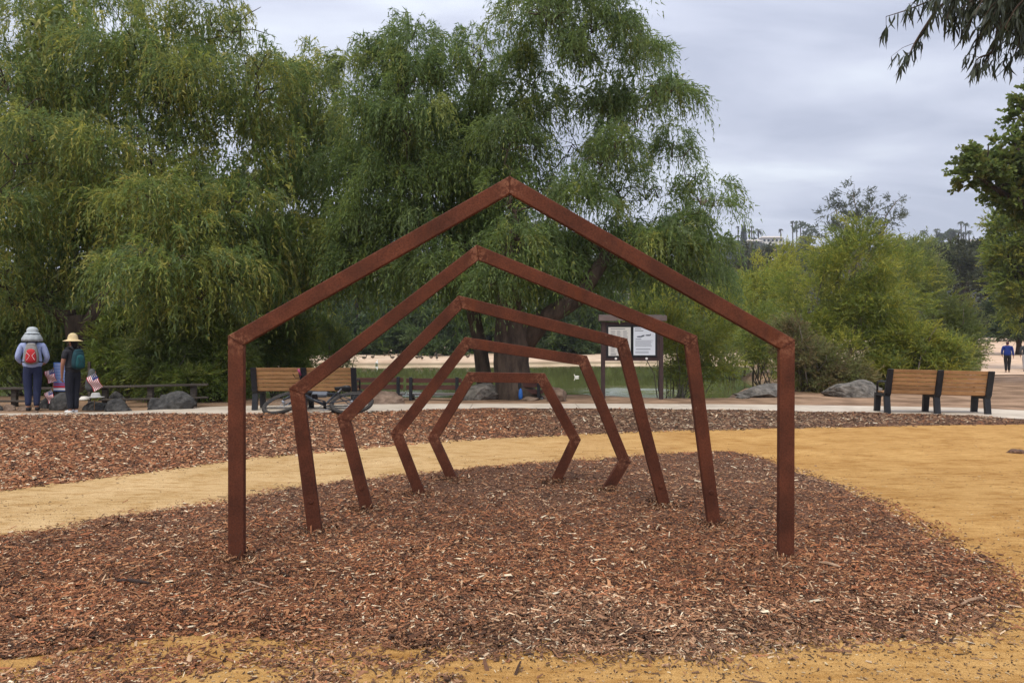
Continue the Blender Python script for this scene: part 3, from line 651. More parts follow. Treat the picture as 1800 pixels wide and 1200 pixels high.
# shrubs behind the rail fence, left
UND = [(a*1.7, b*1.6, c*1.4) for a, b, c in [(0.085, 0.13, 0.033), (0.12, 0.165, 0.036), (0.06, 0.09, 0.03), (0.17, 0.19, 0.045), (0.12, 0.15, 0.075)]]
for i, (px, Y, rows, lab) in enumerate([
    (30, 19.8, [(20, 640, 60, 50, 0), (50, 590, 50, 40, .3), (-40, 610, 60, 70, 0)], 'dark leafy shrub behind the hiker in the blue shirt'),
    (215, 18.6, [(215, 620, 45, 50, 0), (200, 660, 45, 35, -.3), (240, 580, 40, 30, 0)], 'leafy green shrub just right of the left tree trunk'),
    (300, 18.2, [(300, 640, 50, 45, 0), (290, 590, 45, 40, 0), (330, 670, 45, 25, -.3)], 'leafy green shrub behind the right end of the rail fence'),
    (385, 18.8, [(385, 620, 45, 60, 0), (400, 670, 45, 30, 0), (370, 570, 40, 30, 0)], 'green shrub beside the left post of the largest arch'),
    (480, 21.5, [(470, 600, 45, 60, 0), (500, 640, 50, 40, 0), (530, 590, 40, 40, .5)], 'thin stemmed shrub behind the bench with the bicycle'),
    (95, 21.5, [(100, 620, 50, 60, 0), (100, 560, 60, 40, 0), (110, 670, 60, 30, 0)], 'shady green shrub behind the memorial poster')]):
    bush('leafy_shrub', lab, gnd(px, Y), rows, Y, 3500, [.3, .25, .2, .15, .1], 30+i, cols=UND, group='shrubs behind the rail fence', leaf=(0.12, 0.03), up=0.3)
bush('leafy_shrub', 'pale shrub with bare thin twigs at the lake edge right of the bicycle bench', gnd(585, 23), [(585, 600, 30, 40, 0), (600, 620, 22, 25, 0)], 23, 900, [.2, .2, .2, .1, .3], 41, cols=UND, leaf=(0.10, 0.02), stems=16)

# willow thicket right of the info board
W = 'willows in the thicket by the lake'
bush('willow_shrub', 'sparse willow with thin bare stems behind the notice board', gnd(1180, 21), [(1170, 600, 50, 45, 0), (1215, 640, 50, 40, 0), (1140, 560, 40, 40, .5), (1230, 580, 45, 45, 0), (1265, 640, 35, 35, .3)], 21, 2300, [.25, .35, .1, .2, .1], 51, group=W, stems=34, stemr=0.02)
bush('willow_shrub', 'bright yellow green willow left of the thicket, seen through the largest arch', gnd(1290, 34), [(1180, 540, 50, 45, 0), (1260, 540, 60, 50, 0), (1330, 510, 60, 50, 0), (1370, 490, 45, 45, 0), (1310, 590, 80, 40, 0), (1220, 600, 60, 40, 0)], 34, 5200, [.2, .3, .05, .35, .1], 52, group=W, sl=0.8, leaf=(0.18, 0.045))
bush('willow_shrub', 'pale green willow drooping over the water behind the right arch post', gnd(1340, 26.5), [(1330, 570, 45, 50, 0), (1360, 620, 50, 40, 0), (1310, 610, 30, 30, 0)], 26.5, 1700, [.2, .2, .15, .1, .35], 53, group=W)
bush('willow_shrub', 'largest willow in the middle of the thicket, right of the largest arch', gnd(1470, 23.5), [(1500, 450, 75, 50, 0), (1440, 520, 70, 60, 0), (1540, 530, 80, 60, -.5), (1470, 610, 80, 60, -.6), (1570, 620, 70, 55, -.5), (1510, 410, 35, 25, 0), (1420, 590, 50, 60, 0), (1590, 470, 45, 40, .5), (1400, 650, 40, 40, 0), (1520, 675, 80, 20, -.5), (1600, 670, 60, 22, -.5), (1500, 560, 90, 90, 1)], 23.5, 11500, [.32, .22, .18, .22, .06], 54, group=W, stems=26)
bush('willow_shrub', 'grey green willow at the right side of the thicket above the bench', gnd(1650, 27), [(1640, 540, 45, 55, 0), (1690, 560, 30, 45, -.5), (1660, 610, 50, 45, -.5), (1620, 470, 40, 45, .8), (1700, 610, 24, 40, -.8)], 27, 5200, [.15, .12, .2, .03, .5], 55, group=W, stems=22)
bush('willow_shrub', 'yellowish willow low in the thicket just above the park bench', gnd(1600, 22), [(1600, 600, 40, 45, 0), (1640, 620, 45, 35, 0), (1560, 640, 45, 30, 0), (1680, 635, 35, 28, 0)], 22, 3600, [.3, .25, .1, .3, .05], 56, group=W)
bush('willow_shrub', 'brownish low willow over the rock beside the lake, right of the arch post', gnd(1420, 21.3), [(1425, 640, 45, 38, 0), (1400, 600, 35, 35, 0), (1470, 660, 50, 22, 0)], 21.3, 2800, [.2, .1, .4, .1, .2], 57, cols=[(0.14, 0.165, 0.05), (0.19, 0.21, 0.06), (0.16, 0.125, 0.06), (0.27, 0.23, 0.09), (0.17, 0.19, 0.08)], group=W, stems=24)

# far trees ------------------------------------------------------
def far_tree(name, label, px, Y, rows, n, seed, cols=OAK, p=(.3, .25, .2, .15, .1), sz=1.0, group=None, cat='tree', **kw):
    a = dict(sl=0.9*sz, k=7, leaf=(0.34*sz, 0.16*sz), spread=0.6, droop=0.1, clump=16, cj=0.26, bark=BARK, up=0.3, shell=(0.35, 1.0), trunk=(2.2*sz, 0.25*sz)); a.update(kw)
    return bush(name, label, gnd(px, Y), rows, Y, n, list(p), seed, cols=cols, cat=cat, group=group, **a)
g = 'dark trees on the far shore of the lake'
fs = [(40, 60, 'behind the first hiker'), (150, 62, 'hidden low behind the broad left tree'), (250, 61, 'glimpsed behind the rail fence shrubs'), (350, 63, 'glimpsed left of the largest arch'), (415, 64, 'glimpsed behind the left post of the largest arch'), (470, 66, 'behind the bicycle bench'), (545, 70, 'left of the sand bank'), (625, 68, 'above the left end of the sand bank'), (700, 71, 'above the middle of the sand bank'), (775, 67, 'left of the thin trunk'), (860, 72, 'between the two central trunks'), (945, 68, 'right of the thick central trunk'), (1020, 70, 'left of the notice board'), (1100, 73, 'behind the notice board'), (1180, 75, 'far beyond the notice board')]
for i, (px, Y, lab) in enumerate(fs):
    h = random.uniform(-15, 10)
    far_tree('lakeside_tree', 'dark green tree on the far shore '+lab, px, Y, [(px, 540+h, 55, 45, 0), (px-25, 585, 45, 30, -1), (px+30, 590, 45, 28, 0), (px, 612, 50, 14, -1.5), (px-20, 614, 40, 10, -1.5), (px+10, 500+h, 45, 35, 2)], 1500, 70+i, group=g, trunk=(1.5, 0.2), sz=1.1,
             cols=[(0.055, 0.09, 0.03), (0.075, 0.12, 0.035), (0.04, 0.065, 0.024), (0.11, 0.15, 0.045), (0.085, 0.115, 0.045)])
g = 'oaks and gums between the thicket and the hill'
far_tree('oak_tree', 'grey brown oak beyond the lake left of the yellow willow', 1300, 110, [(1290, 480, 55, 35, 0), (1340, 500, 50, 35, 0), (1250, 500, 50, 40, 0), (1330, 460, 40, 25, 0)], 1500, 90, group=g, sz=1.6, cols=[(0.075, 0.085, 0.05), (0.10, 0.10, 0.06), (0.055, 0.06, 0.04), (0.12, 0.11, 0.07), (0.09, 0.1, 0.065)])
far_tree('oak_tree', 'dull green oak beyond the lake behind the largest willow', 1420, 120, [(1400, 470, 55, 35, 0), (1450, 455, 55, 40, 0), (1380, 510, 60, 40, 0)], 1400, 91, group=g, sz=1.6)
far_tree('eucalyptus_tree', 'tall airy eucalyptus standing against the sky above the willows', 1510, 75, [(1500, 345, 32, 22, 0), (1470, 370, 28, 18, 1), (1535, 365, 24, 16, -1), (1565, 385, 24, 14, 0), (1455, 395, 22, 14, 0), (1575, 355, 14, 12, 0), (1515, 390, 40, 26, 0), (1480, 420, 40, 22, 0), (1560, 425, 40, 20, 0)], 1300, 92, cols=[(0.08, 0.10, 0.06), (0.10, 0.12, 0.075), (0.055, 0.07, 0.045), (0.13, 0.14, 0.09), (0.10, 0.11, 0.08)], k=6, leaf=(0.30, 0.09), sl=0.8, clump=12, cj=0.22, trunk=(5.5, 0.3), bark=BARK2)
far_tree('oak_tree', 'dark oak beside the far end of the tan path', 1700, 95, [(1690, 500, 55, 45, 0), (1740, 510, 50, 50, 0), (1660, 470, 45, 30, 0), (1720, 560, 45, 30, 0), (1700, 450, 50, 25, 0), (1750, 575, 50, 18, -1), (1690, 585, 50, 12, -1), (1790, 560, 50, 30, 0)], 2300, 93, group=g, sz=1.3, cols=[(0.04, 0.05, 0.025), (0.055, 0.065, 0.03), (0.03, 0.035, 0.02), (0.09, 0.095, 0.045), (0.06, 0.065, 0.04)])
far_tree('oak_tree', 'olive green oak filling the gap under the skyline at the right', 1780, 115, [(1770, 470, 60, 35, 0), (1730, 450, 50, 25, 0), (1820, 480, 50, 40, 0), (1640, 450, 50, 25, 0)], 1700, 94, group=g, sz=1.6)
far_tree('oak_tree', 'grey green oak behind the right side of the willow thicket', 1600, 100, [(1590, 450, 50, 25, 0), (1640, 480, 50, 40, 0), (1560, 450, 40, 20, 0)], 1100, 95, group=g, sz=1.4, cols=WIL, p=(.1, .05, .35, .0, .5))
far_tree('cottonwood_tree', 'dark rounded bush tree at the right edge behind the walkers', 1790, 60, [(1780, 550, 35, 35, 0), (1820, 530, 45, 50, 0), (1765, 575, 22, 16, -.5), (1800, 585, 50, 14, -.5), (1760, 545, 24, 30, 0)], 2600, 96, sz=0.8, trunk=(1.5, .2), cols=[(0.06, 0.09, 0.04), (0.08, 0.115, 0.045), (0.04, 0.06, 0.03), (0.11, 0.14, 0.05), (0.08, 0.1, 0.055)])
far_tree('cottonwood_tree', 'bright green tree at the right edge below the dark overhanging crown', 1810, 42, [(1800, 420, 55, 50, 0), (1780, 480, 50, 45, 0), (1830, 500, 60, 60, 0), (1770, 440, 28, 28, -.5), (1790, 530, 40, 40, 0), (1760, 400, 28, 25, 0)], 5200, 97, sz=0.55, trunk=(4, .25), cols=WIL, p=(.40, .2, .3, .1, 0), clump=22, cj=.34)
far_tree('cottonwood_tree', 'big dark leafed tree reaching in from the right edge against the sky', 1960, 24, [(1735, 295, 50, 38, 0), (1790, 265, 45, 45, 0), (1775, 320, 50, 40, .5), (1810, 200, 30, 40, 0), (1840, 290, 60, 90, 0), (1860, 180, 60, 60, 0), (1712, 305, 22, 22, 0), (1800, 370, 35, 30, .5), (1920, 250, 90, 110, .5), (1790, 345, 30, 40, 0)], 3600, 98, sz=0.4, trunk=(2.6, .35), quad=True, cols=[(0.13, 0.18, 0.045), (0.17, 0.22, 0.05), (0.10, 0.14, 0.04), (0.18, 0.17, 0.04), (0.10, 0.125, 0.045)], leaf=(0.13, 0.12), clump=22, cj=0.22, k=9)

# hill
def hill_z(x, Y):
    h = 47.5+5*np.exp(-((x-130)/25)**2)-2*np.exp(-((x-215)/20)**2)+3*np.exp(-((x-245)/18)**2)+2.0*vnoise(x*0.03, Y*0.03, 81)
    return 1+h*sstep(230, 430, Y)*(1-0.35*sstep(480, 800, Y))*sstep(-700, -100, x)*(1-0.4*sstep(500, 900, x))
me, HV = grid_mesh('hill', np.linspace(-700, 1000, 120), np.linspace(225, 900, 60), hill_z)
tag(link('hill', me, mat('hill_scrub', (0.05, 0.058, 0.035), 0.95, (0.11, 0.10, 0.065), 0.05, 0.6, 0.3), smooth=True), kind='structure')
def hill_wood():
    r = np.random.default_rng(99); n = 24000
    Y = r.uniform(240, 460, n); X = r.uniform(0.24, 0.80, n)*Y
    big = 26*0+r.uniform(2.5, 5.5, n)
    k = 5; ctr = np.stack([X, Y, hill_z(X, Y)+r.uniform(0.2, 0.8, n)*big], 1)
    cell = (np.floor(X/7)*73+np.floor(Y/9)*31).astype(int)
    cols = np.array([(0.075, 0.095, 0.06), (0.10, 0.115, 0.07), (0.06, 0.075, 0.055), (0.13, 0.13, 0.09), (0.085, 0.10, 0.075)])
    hsh = np.abs(np.sin(cell*12.9898)*43758.5453) % 1
    tint = cols[(hsh*5).astype(int) % 5]*r.uniform(.8, 1.2, (n, 1))
    ctr[:, 2] += (hsh*4.0-1.0)*np.exp(-(((X/7) % 1-.5)**2+((Y/9) % 1-.5)**2)*6)
    D = unit(r.normal(0, 1, (n, 3))+np.array([0, 0, .4]))
    V, c, T = sprays(r, ctr, D, r.uniform(1, 2.5, n), k, 0.2, 1.5, 1.2, 0.8, tint)
    me = np_mesh('far_wood', V, c, np.arange(len(V)), T)
    tag(link('far_wood', me, LEAF), 'scrub and woodland covering the distant hill', 'woodland', kind='stuff')
hill_wood()
def lake_wood():
    r = np.random.default_rng(123); n = 9000
    Y = r.uniform(82, 108, n); X = r.uniform(-0.66, 0.36, n)*Y
    cell = np.floor(X/4).astype(int); hsh = np.abs(np.sin(cell*12.9898+np.floor(Y/6)*4.1)*43758.5453) % 1
    top = 5.5+3.0*hsh-2.0*np.abs((X/4) % 1-.5)
    P = np.stack([X, Y, 0.6+top*r.uniform(0, 1, n)], 1)
    cols = np.array([(0.06, 0.10, 0.04), (0.08, 0.125, 0.045), (0.05, 0.08, 0.035), (0.11, 0.15, 0.055)])
    V, c, T = sprays(r, P, unit(r.normal(0, 1, (n, 3))), np.full(n, 1.2), 6, .2, .6, .35, .7, cols[(hsh*4).astype(int) % 4])
    tag(link('lakeside_wood', np_mesh('lakeside_wood', V, c, np.arange(len(V)), T), LEAF), 'continuous wood behind the single trees on the far shore', 'woodland', kind='stuff')
lake_wood()
# palms and houses on the hill
def palm(px, ptop, Y, fr, n, lab, seed):
    random.seed(seed); x, y, zt = at(px, ptop, Y); zb = float(hill_z(x, Y)); Hh = max(zt-zb, 3)
    root = empty('palm_tree', (x, Y, zb), label=lab, cat='palm', group='palms on the distant skyline')
    MB().tube([(0, 0, -1), (0.15, 0, Hh*.5), (0, 0, Hh)], [0.45, 0.34, 0.30], 7).build('trunk', BARK, root)
    V = []; r = np.random.default_rng(seed); mb = MB()
    for i in range(n):
        a = r.uniform(0, 2*PI); el = r.uniform(-0.5, 1.2); L = fr*r.uniform(.8, 1.15); p0 = Vector((0, 0, Hh)); pts = []
        for s in range(4):
            t = s/3; pts.append(p0+Vector((cos(a)*cos(el)*L*t, sin(a)*cos(el)*L*t, sin(el)*L*t-0.6*L*t*t)))
        sd = Vector((-sin(a), cos(a), 0.0)); ww = [0.12, 0.42, 0.36, 0.05]; o = len(mb.v)
        for p_, w_ in zip(pts, ww): mb.v += [tuple(p_-sd*w_-Vector((0, 0, w_*.4))), tuple(p_+Vector((0, 0, .05))), tuple(p_+sd*w_-Vector((0, 0, w_*.4)))]
        for s in range(3): q = o+s*3; mb.f += [(q, q+1, q+4, q+3), (q+1, q+2, q+5, q+4)]
    mb.build('fronds', PALM, root)
PALM = mat('palm_frond', (0.05, 0.065, 0.035), 0.8, (0.085, 0.10, 0.05), 2)
plist = [(1297, 397, 1.5, 'leftmost thin palm on the skyline beside the pepper tree'), (1317, 403, 1.4, 'short thin palm right of the two dark cypresses'), (1321, 396, 1.4, 'tall thin palm just right of the two dark cypresses'), (1325, 405, 1.5, 'shorter thin palm before the wide crowned palm'),
         (1333, 403, 3.4, 'wide crowned palm left of the white hillside house'), (1372, 402, 1.6, 'tall thin palm rising over the right end of the white house'), (1393, 388, 1.6, 'left one of three tall palms on the knoll'), (1400, 388, 1.6, 'middle one of three tall palms on the knoll'), (1407, 390, 1.5, 'right one of three tall palms on the knoll'),
         (1623, 406, 3.6, 'bushy palm on the skyline just right of the eucalyptus'), (1636, 418, 2.2, 'low palm between the bushy palm and a tall one'), (1647, 402, 2.4, 'single tall palm left of the round skyline trees'), (1685, 404, 2.6, 'palm at the left of the skyline palm cluster'), (1689, 389, 2.2, 'tallest palm of the skyline cluster at the right'), (1697, 392, 2.2, 'second tallest palm of the skyline cluster at the right'),
         (1694, 408, 2.4, 'low palm inside the skyline cluster'), (1703, 406, 2.8, 'rightmost palm of the skyline cluster'), (1744, 403, 2.4, 'lone palm on the skyline near the right trees')]
for i, (px, pt, fr, lab) in enumerate(plist): palm(px, pt+2, 425+(i % 3)*4, fr, 22, lab, 200+i)
for px, pt, lab in ((1305, 400, 'left of two dark column cypresses on the skyline'), (1309, 398, 'right of two dark column cypresses on the skyline')):
    x, y, zt = at(px, pt, 428); zb = float(hill_z(x, 428)); r = np.random.default_rng(px)
    root = empty('cypress_tree', (x, 428, zb), label=lab, cat='cypress', group='cypresses on the distant skyline')
    MB().tube([(0, 0, -1), (0, 0, 2)], 0.2, 6).build('trunk', BARK, root)
    n = 500; t = r.uniform(0, 1, n); hh = zt-zb; a = r.uniform(0, 2*PI, n); rr = 0.75*np.sin(np.clip(t*1.1, 0, 1)*PI*0.9+.25)
    P = np.stack([np.cos(a)*rr, np.sin(a)*rr, t*hh], 1); V, c, T = sprays(r, P, unit(np.stack([np.cos(a)*.3, np.sin(a)*.3, a*0+1], 1)), np.full(n, .8), 3, 0, 0.9, 0.4, .3, np.full((n, 3), (0.03, 0.045, 0.025)))
    foliage('crown', V, c, T, root)
WHITEW = mat('white_wall', (0.62, 0.60, 0.56), 0.8, (0.7, 0.68, 0.64), 1); ROOFM = mat('pale_roof', (0.42, 0.38, 0.34), 0.8, (0.5, 0.45, 0.4), 1); ROOFR = mat('red_roof', (0.35, 0.16, 0.1), 0.8, (0.42, 0.2, 0.13), 1)
GLASS = mat('dark_glass', (0.03, 0.035, 0.045), 0.15)
def house(px0, px1, py0, py1, Y, lab, nwin, roof=None):
    x0, _, z1 = at(px0, py0, Y); x1, _, z0 = at(px1, py1, Y)
    root = empty('hillside_house', ((x0+x1)/2, Y, z0-3), label=lab, cat='house'); wd = (x1-x0)/2; hh = z1-z0+3
    MB().box((-wd, 0, 0), (wd, 8, hh)).build('wall', WHITEW, root)
    MB().add([(-wd-.6, -.8, hh), (wd+.6, -.8, hh), (wd+.6, 8.8, hh), (-wd-.6, 8.8, hh), (-wd+1, 3, hh+1.3), (wd-1, 3, hh+1.3), (wd-1, 5, hh+1.3), (-wd+1, 5, hh+1.3)], [(0, 1, 5, 4), (1, 2, 6, 5), (2, 3, 7, 6), (3, 0, 4, 7), (4, 5, 6, 7), (3, 2, 1, 0)]).build('roof', roof or ROOFM, root)
    for i in range(nwin):
        cx = -wd+(i+.5)*2*wd/nwin; o = MB().box((cx-.7, -.06, hh-2.2), (cx+.7, .05, hh-.7)).build('window', WHITEW, root)
        MB().box((cx-.6, -.09, hh-2.1), (cx+.6, -.065, hh-.8)).build('pane', GLASS, o)
house(1340, 1376, 418, 431, 405, 'long white flat roofed house on the skyline beside the thin palms', 5)
house(1314, 1340, 424, 431, 400, 'low pale house on the skyline under the two cypresses', 4)
house(1347, 1362, 440, 448, 330, 'small house with reddish roof lower on the distant hill', 2, ROOFR)
house(1708, 1722, 424, 430, 410, 'small white house on the skyline right of the palm cluster', 2)
for i, (px, py, rp, lab) in enumerate([(1671, 412, 9, 'round dark tree on the skyline left of the palm cluster'), (1412, 410, 20, 'domed tree on the knoll below three tall palms'), (1655, 424, 12, 'low round tree on the skyline below the single palm'), (1605, 426, 10, 'low tree on the skyline right of the eucalyptus')]):
    r = np.random.default_rng(300+i); Y = 418; x, _, z = at(px, py, Y); s = Y/F; zb = float(hill_z(x, Y))
    root = empty('skyline_tree', (x, Y, zb), label=lab, cat='tree'); MB().tube([(0, 0, -1), (0, 0, z-zb)], .3, 6).build('trunk', BARK, root)
    P, _, cl, off = lobe_points(r, [(0, 0, z-zb, rp*s, rp*s, rp*s*.9)], 420, (0.4, 1), clump=10, cj=.4)
    V, c, T = sprays(r, P, unit(off), np.full(len(P), 1.0), 5, 0.1, 0.9, 0.7, .7, palette(r, len(P), OAK, [.3, .2, .3, .1, .1], cl)); foliage('crown', V, c, T, root)

# overhanging eucalyptus branches, near the camera, top right
def gum_branches():
    random.seed(5); r = np.random.default_rng(5); Y = 5.2
    org = at(1960, -320, Y+.3)
    root = empty('eucalyptus_branch', org, label='drooping eucalyptus twigs with narrow dark leaves hanging in at the top right corner', cat='branch')
    mb = MB(); O = Vector(org); Lv = []
    tw = [[(1900, -160), (1760, -90), (1660, -10), (1600, 18), (1555, 30)], [(1900, -140), (1730, -40), (1650, 10), (1622, 50), (1600, 85), (1596, 105)], [(1880, -120), (1760, -30), (1690, 10), (1670, 40)],
          [(1880, -120), (1790, -40), (1740, 10), (1725, 50), (1708, 80)], [(1880, -100), (1800, -20), (1770, 20), (1752, 70), (1748, 98)], [(1890, -90), (1830, -10), (1800, 30), (1785, 90), (1770, 118)],
          [(1760, 40), (1745, 95), (1720, 100), (1716, 108)], [(1860, -150), (1700, -60), (1650, -20), (1640, 5)], [(1870, -120), (1790, -40), (1775, 0), (1780, 30)], [(1850, -60), (1800, -5), (1795, 35)], [(1880, -60), (1830, 40), (1800, 70), (1790, 78)],
          [(1850, -130), (1750, -60), (1705, -15), (1700, 20)], [(1850, -130), (1740, -60), (1680, -20), (1672, 0)], [(1850, -90), (1770, -40), (1745, -10), (1735, 25)], [(1850, -90), (1790, -30), (1780, 0), (1765, 30)], [(1880, -80), (1830, -30), (1790, 10), (1765, 50)], [(1870, -80), (1800, -50), (1730, -10), (1708, 30)], [(1880, -60), (1820, -20), (1790, 30), (1783, 60)], [(1880, -100), (1800, -60), (1760, -20), (1758, 15)]]
    for _ in range(11):
        xx = random.uniform(1655, 1815); tw.append([(xx+random.uniform(20, 60), -110), (xx+15, -40), (xx+4, random.uniform(-15, 5)), (xx-random.uniform(0, 14), random.uniform(18, 52))])
    for ti, t in enumerate(tw):
        dy = random.uniform(-.35, .35); pts = [Vector(at(px+random.uniform(-4, 4), py, Y+dy)) for px, py in t]
        pl = [O.copy()] + pts if ti in (0, 3, 5) else pts
        # smooth polyline
        sm = []
        for i in range(len(pl)-1):
            for s in range(4): sm.append(pl[i].lerp(pl[i+1], s/4))
        sm.append(pl[-1])
        for _ in range(2): sm = [sm[0]]+[(sm[i-1]+sm[i]*2+sm[i+1])/4 for i in range(1, len(sm)-1)]+[sm[-1]]
        n = len(sm); mb.tube([q-O for q in sm], [0.012*(1-i/n)+0.0018 for i in range(n)], 5, caps=False)
        for i in range(1, n):
            a = sm[i-1]; b = sm[i]; sx = 900+b.x/b.y*F; L = (b-a).length; cnt = int(L/0.0085)
            for j in range(cnt):
                if random.random() < 0.3: continue
                Lv.append((a.lerp(b, random.random()), random.uniform(0.09, 0.16)))
        # bare side twiglets with a few leaves
        for j in range(5):
            q = sm[random.randint(n//3, n-1)]; e = q+Vector((random.uniform(-.13, .06), random.uniform(-.1, .1), random.uniform(-.12, .03)))
            mb.tube([q-O, q.lerp(e, .5)-O+Vector((0, 0, .015)), e-O], [.0022, .0017, .001], 4, caps=False)
            for _ in range(7): Lv.append((q.lerp(e, random.uniform(.4, 1)), random.uniform(.08, .14)))
    mb.build('twigs', BARK, root)
    lm = MB()
    for p, L in Lv:
        d = Vector((random.gauss(-0.15, 0.28), random.gauss(0, 0.3), -1)).normalized(); sd = d.cross(Vector((random.gauss(0, 1), random.gauss(0, 1), 0))).normalized()
        bow = Vector((random.uniform(-.25, .25), random.uniform(-.2, .2), 0))*L; w_ = random.uniform(.0055, .0095); p = p-O
        o = len(lm.v)
        for t, ww in ((0, .15), (.3, 1), (.65, .75), (1, .05)):
            c_ = p+d*L*t+bow*sin(PI*t)*0.5; lm.v += [tuple(c_-sd*w_*ww), tuple(c_+sd*w_*ww)]
        for s in range(3): q = o+s*2; lm.f.append((q, q+1, q+3, q+2))
    me = lm.me('leaves'); a = me.color_attributes.new('tint', 'FLOAT_COLOR', 'POINT'); n = len(me.vertices)
    c = np.ones((n, 4), np.float32); c[:, :3] = np.repeat(np.array([0.035, 0.045, 0.025])*r.uniform(.6, 1.5, (n//8, 1)), 8, axis=0); a.data.foreach_set('color', c.ravel())
    o = link('leaves', me, leaf_mat('gum_leaf', 0.12, 0.5), root); o['kind'] = 'stuff'
gum_branches()

# ------------------------------------------------------------------ the steel arches
def corten():
    m = bpy.data.materials.new('rusted_steel'); m.use_nodes = True; t = m.node_tree; b = t.nodes['Principled BSDF']
    tc = t.nodes.new('ShaderNodeTexCoord')
    def noise(s, d=6, st=None, rg=.6):
        v = tc.outputs['Object']
        if st: mp = t.nodes.new('ShaderNodeMapping'); mp.inputs['Scale'].default_value = st; t.links.new(v, mp.inputs[0]); v = mp.outputs[0]
        n = t.nodes.new('ShaderNodeTexNoise'); n.inputs['Scale'].default_value = s; n.inputs['Detail'].default_value = d; n.inputs['Roughness'].default_value = rg; t.links.new(v, n.inputs['Vector']); return n.outputs[0]
    def ramp(src, a, b_, ca, cb):
        r = t.nodes.new('ShaderNodeValToRGB'); r.color_ramp.elements[0].position = a; r.color_ramp.elements[1].position = b_
        r.color_ramp.elements[0].color = (*ca, 1); r.color_ramp.elements[1].color = (*cb, 1); t.links.new(src, r.inputs[0]); return r.outputs[0]
    base = ramp(noise(3.5), .35, .65, (0.062, 0.0205, 0.0115), (0.116, 0.0365, 0.019))
    fine = ramp(noise(90, 4), .3, .62, (0.66, 0.62, 0.60), (1.2, 1.18, 1.15))
    mul = t.nodes.new('ShaderNodeMix'); mul.data_type = 'RGBA'; mul.blend_type = 'MULTIPLY'; mul.inputs[0].default_value = 1; t.links.new(base, mul.inputs[6]); t.links.new(fine, mul.inputs[7])
    orange = t.nodes.new('ShaderNodeMix'); orange.data_type = 'RGBA'; orange.inputs[7].default_value = (0.125, 0.034, 0.012, 1); t.links.new(mul.outputs[2], orange.inputs[6])
    t.links.new(ramp(noise(1.8, 6, (3, 3, .7), .7), .55, .75, (0, 0, 0), (0.85, .85, .85)), orange.inputs[0])
    at_ = t.nodes.new('ShaderNodeAttribute'); at_.attribute_name = 'wear'
    mm = t.nodes.new('ShaderNodeMath'); mm.operation = 'MULTIPLY'; t.links.new(at_.outputs['Fac'], mm.inputs[0]); t.links.new(ramp(noise(28, 5, None, .75), .47, .60, (0, 0, 0), (1, 1, 1)), mm.inputs[1])
    wr = t.nodes.new('ShaderNodeMix'); wr.data_type = 'RGBA'; wr.inputs[7].default_value = (0.22, 0.095, 0.055, 1); t.links.new(mm.outputs[0], wr.inputs[0]); t.links.new(orange.outputs[2], wr.inputs[6])
    # sparse pale scuffs
    sc = t.nodes.new('ShaderNodeMix'); sc.data_type = 'RGBA'; sc.inputs[7].default_value = (0.40, 0.24, 0.17, 1)
    t.links.new(ramp(noise(9, 7, None, .8), .66, .74, (0, 0, 0), (.7, .7, .7)), sc.inputs[0]); t.links.new(wr.outputs[2], sc.inputs[6])
    t.links.new(sc.outputs[2], b.inputs['Base Color'])
    b.inputs['Roughness'].default_value = 0.78; b.inputs['Specular IOR Level'].default_value = 0.2
    bp = t.nodes.new('ShaderNodeBump'); bp.inputs['Strength'].default_value = .25; bp.inputs['Distance'].default_value = .004; t.links.new(noise(60), bp.inputs['Height']); t.links.new(bp.outputs[0], b.inputs['Normal'])
    return m
STEEL = corten()
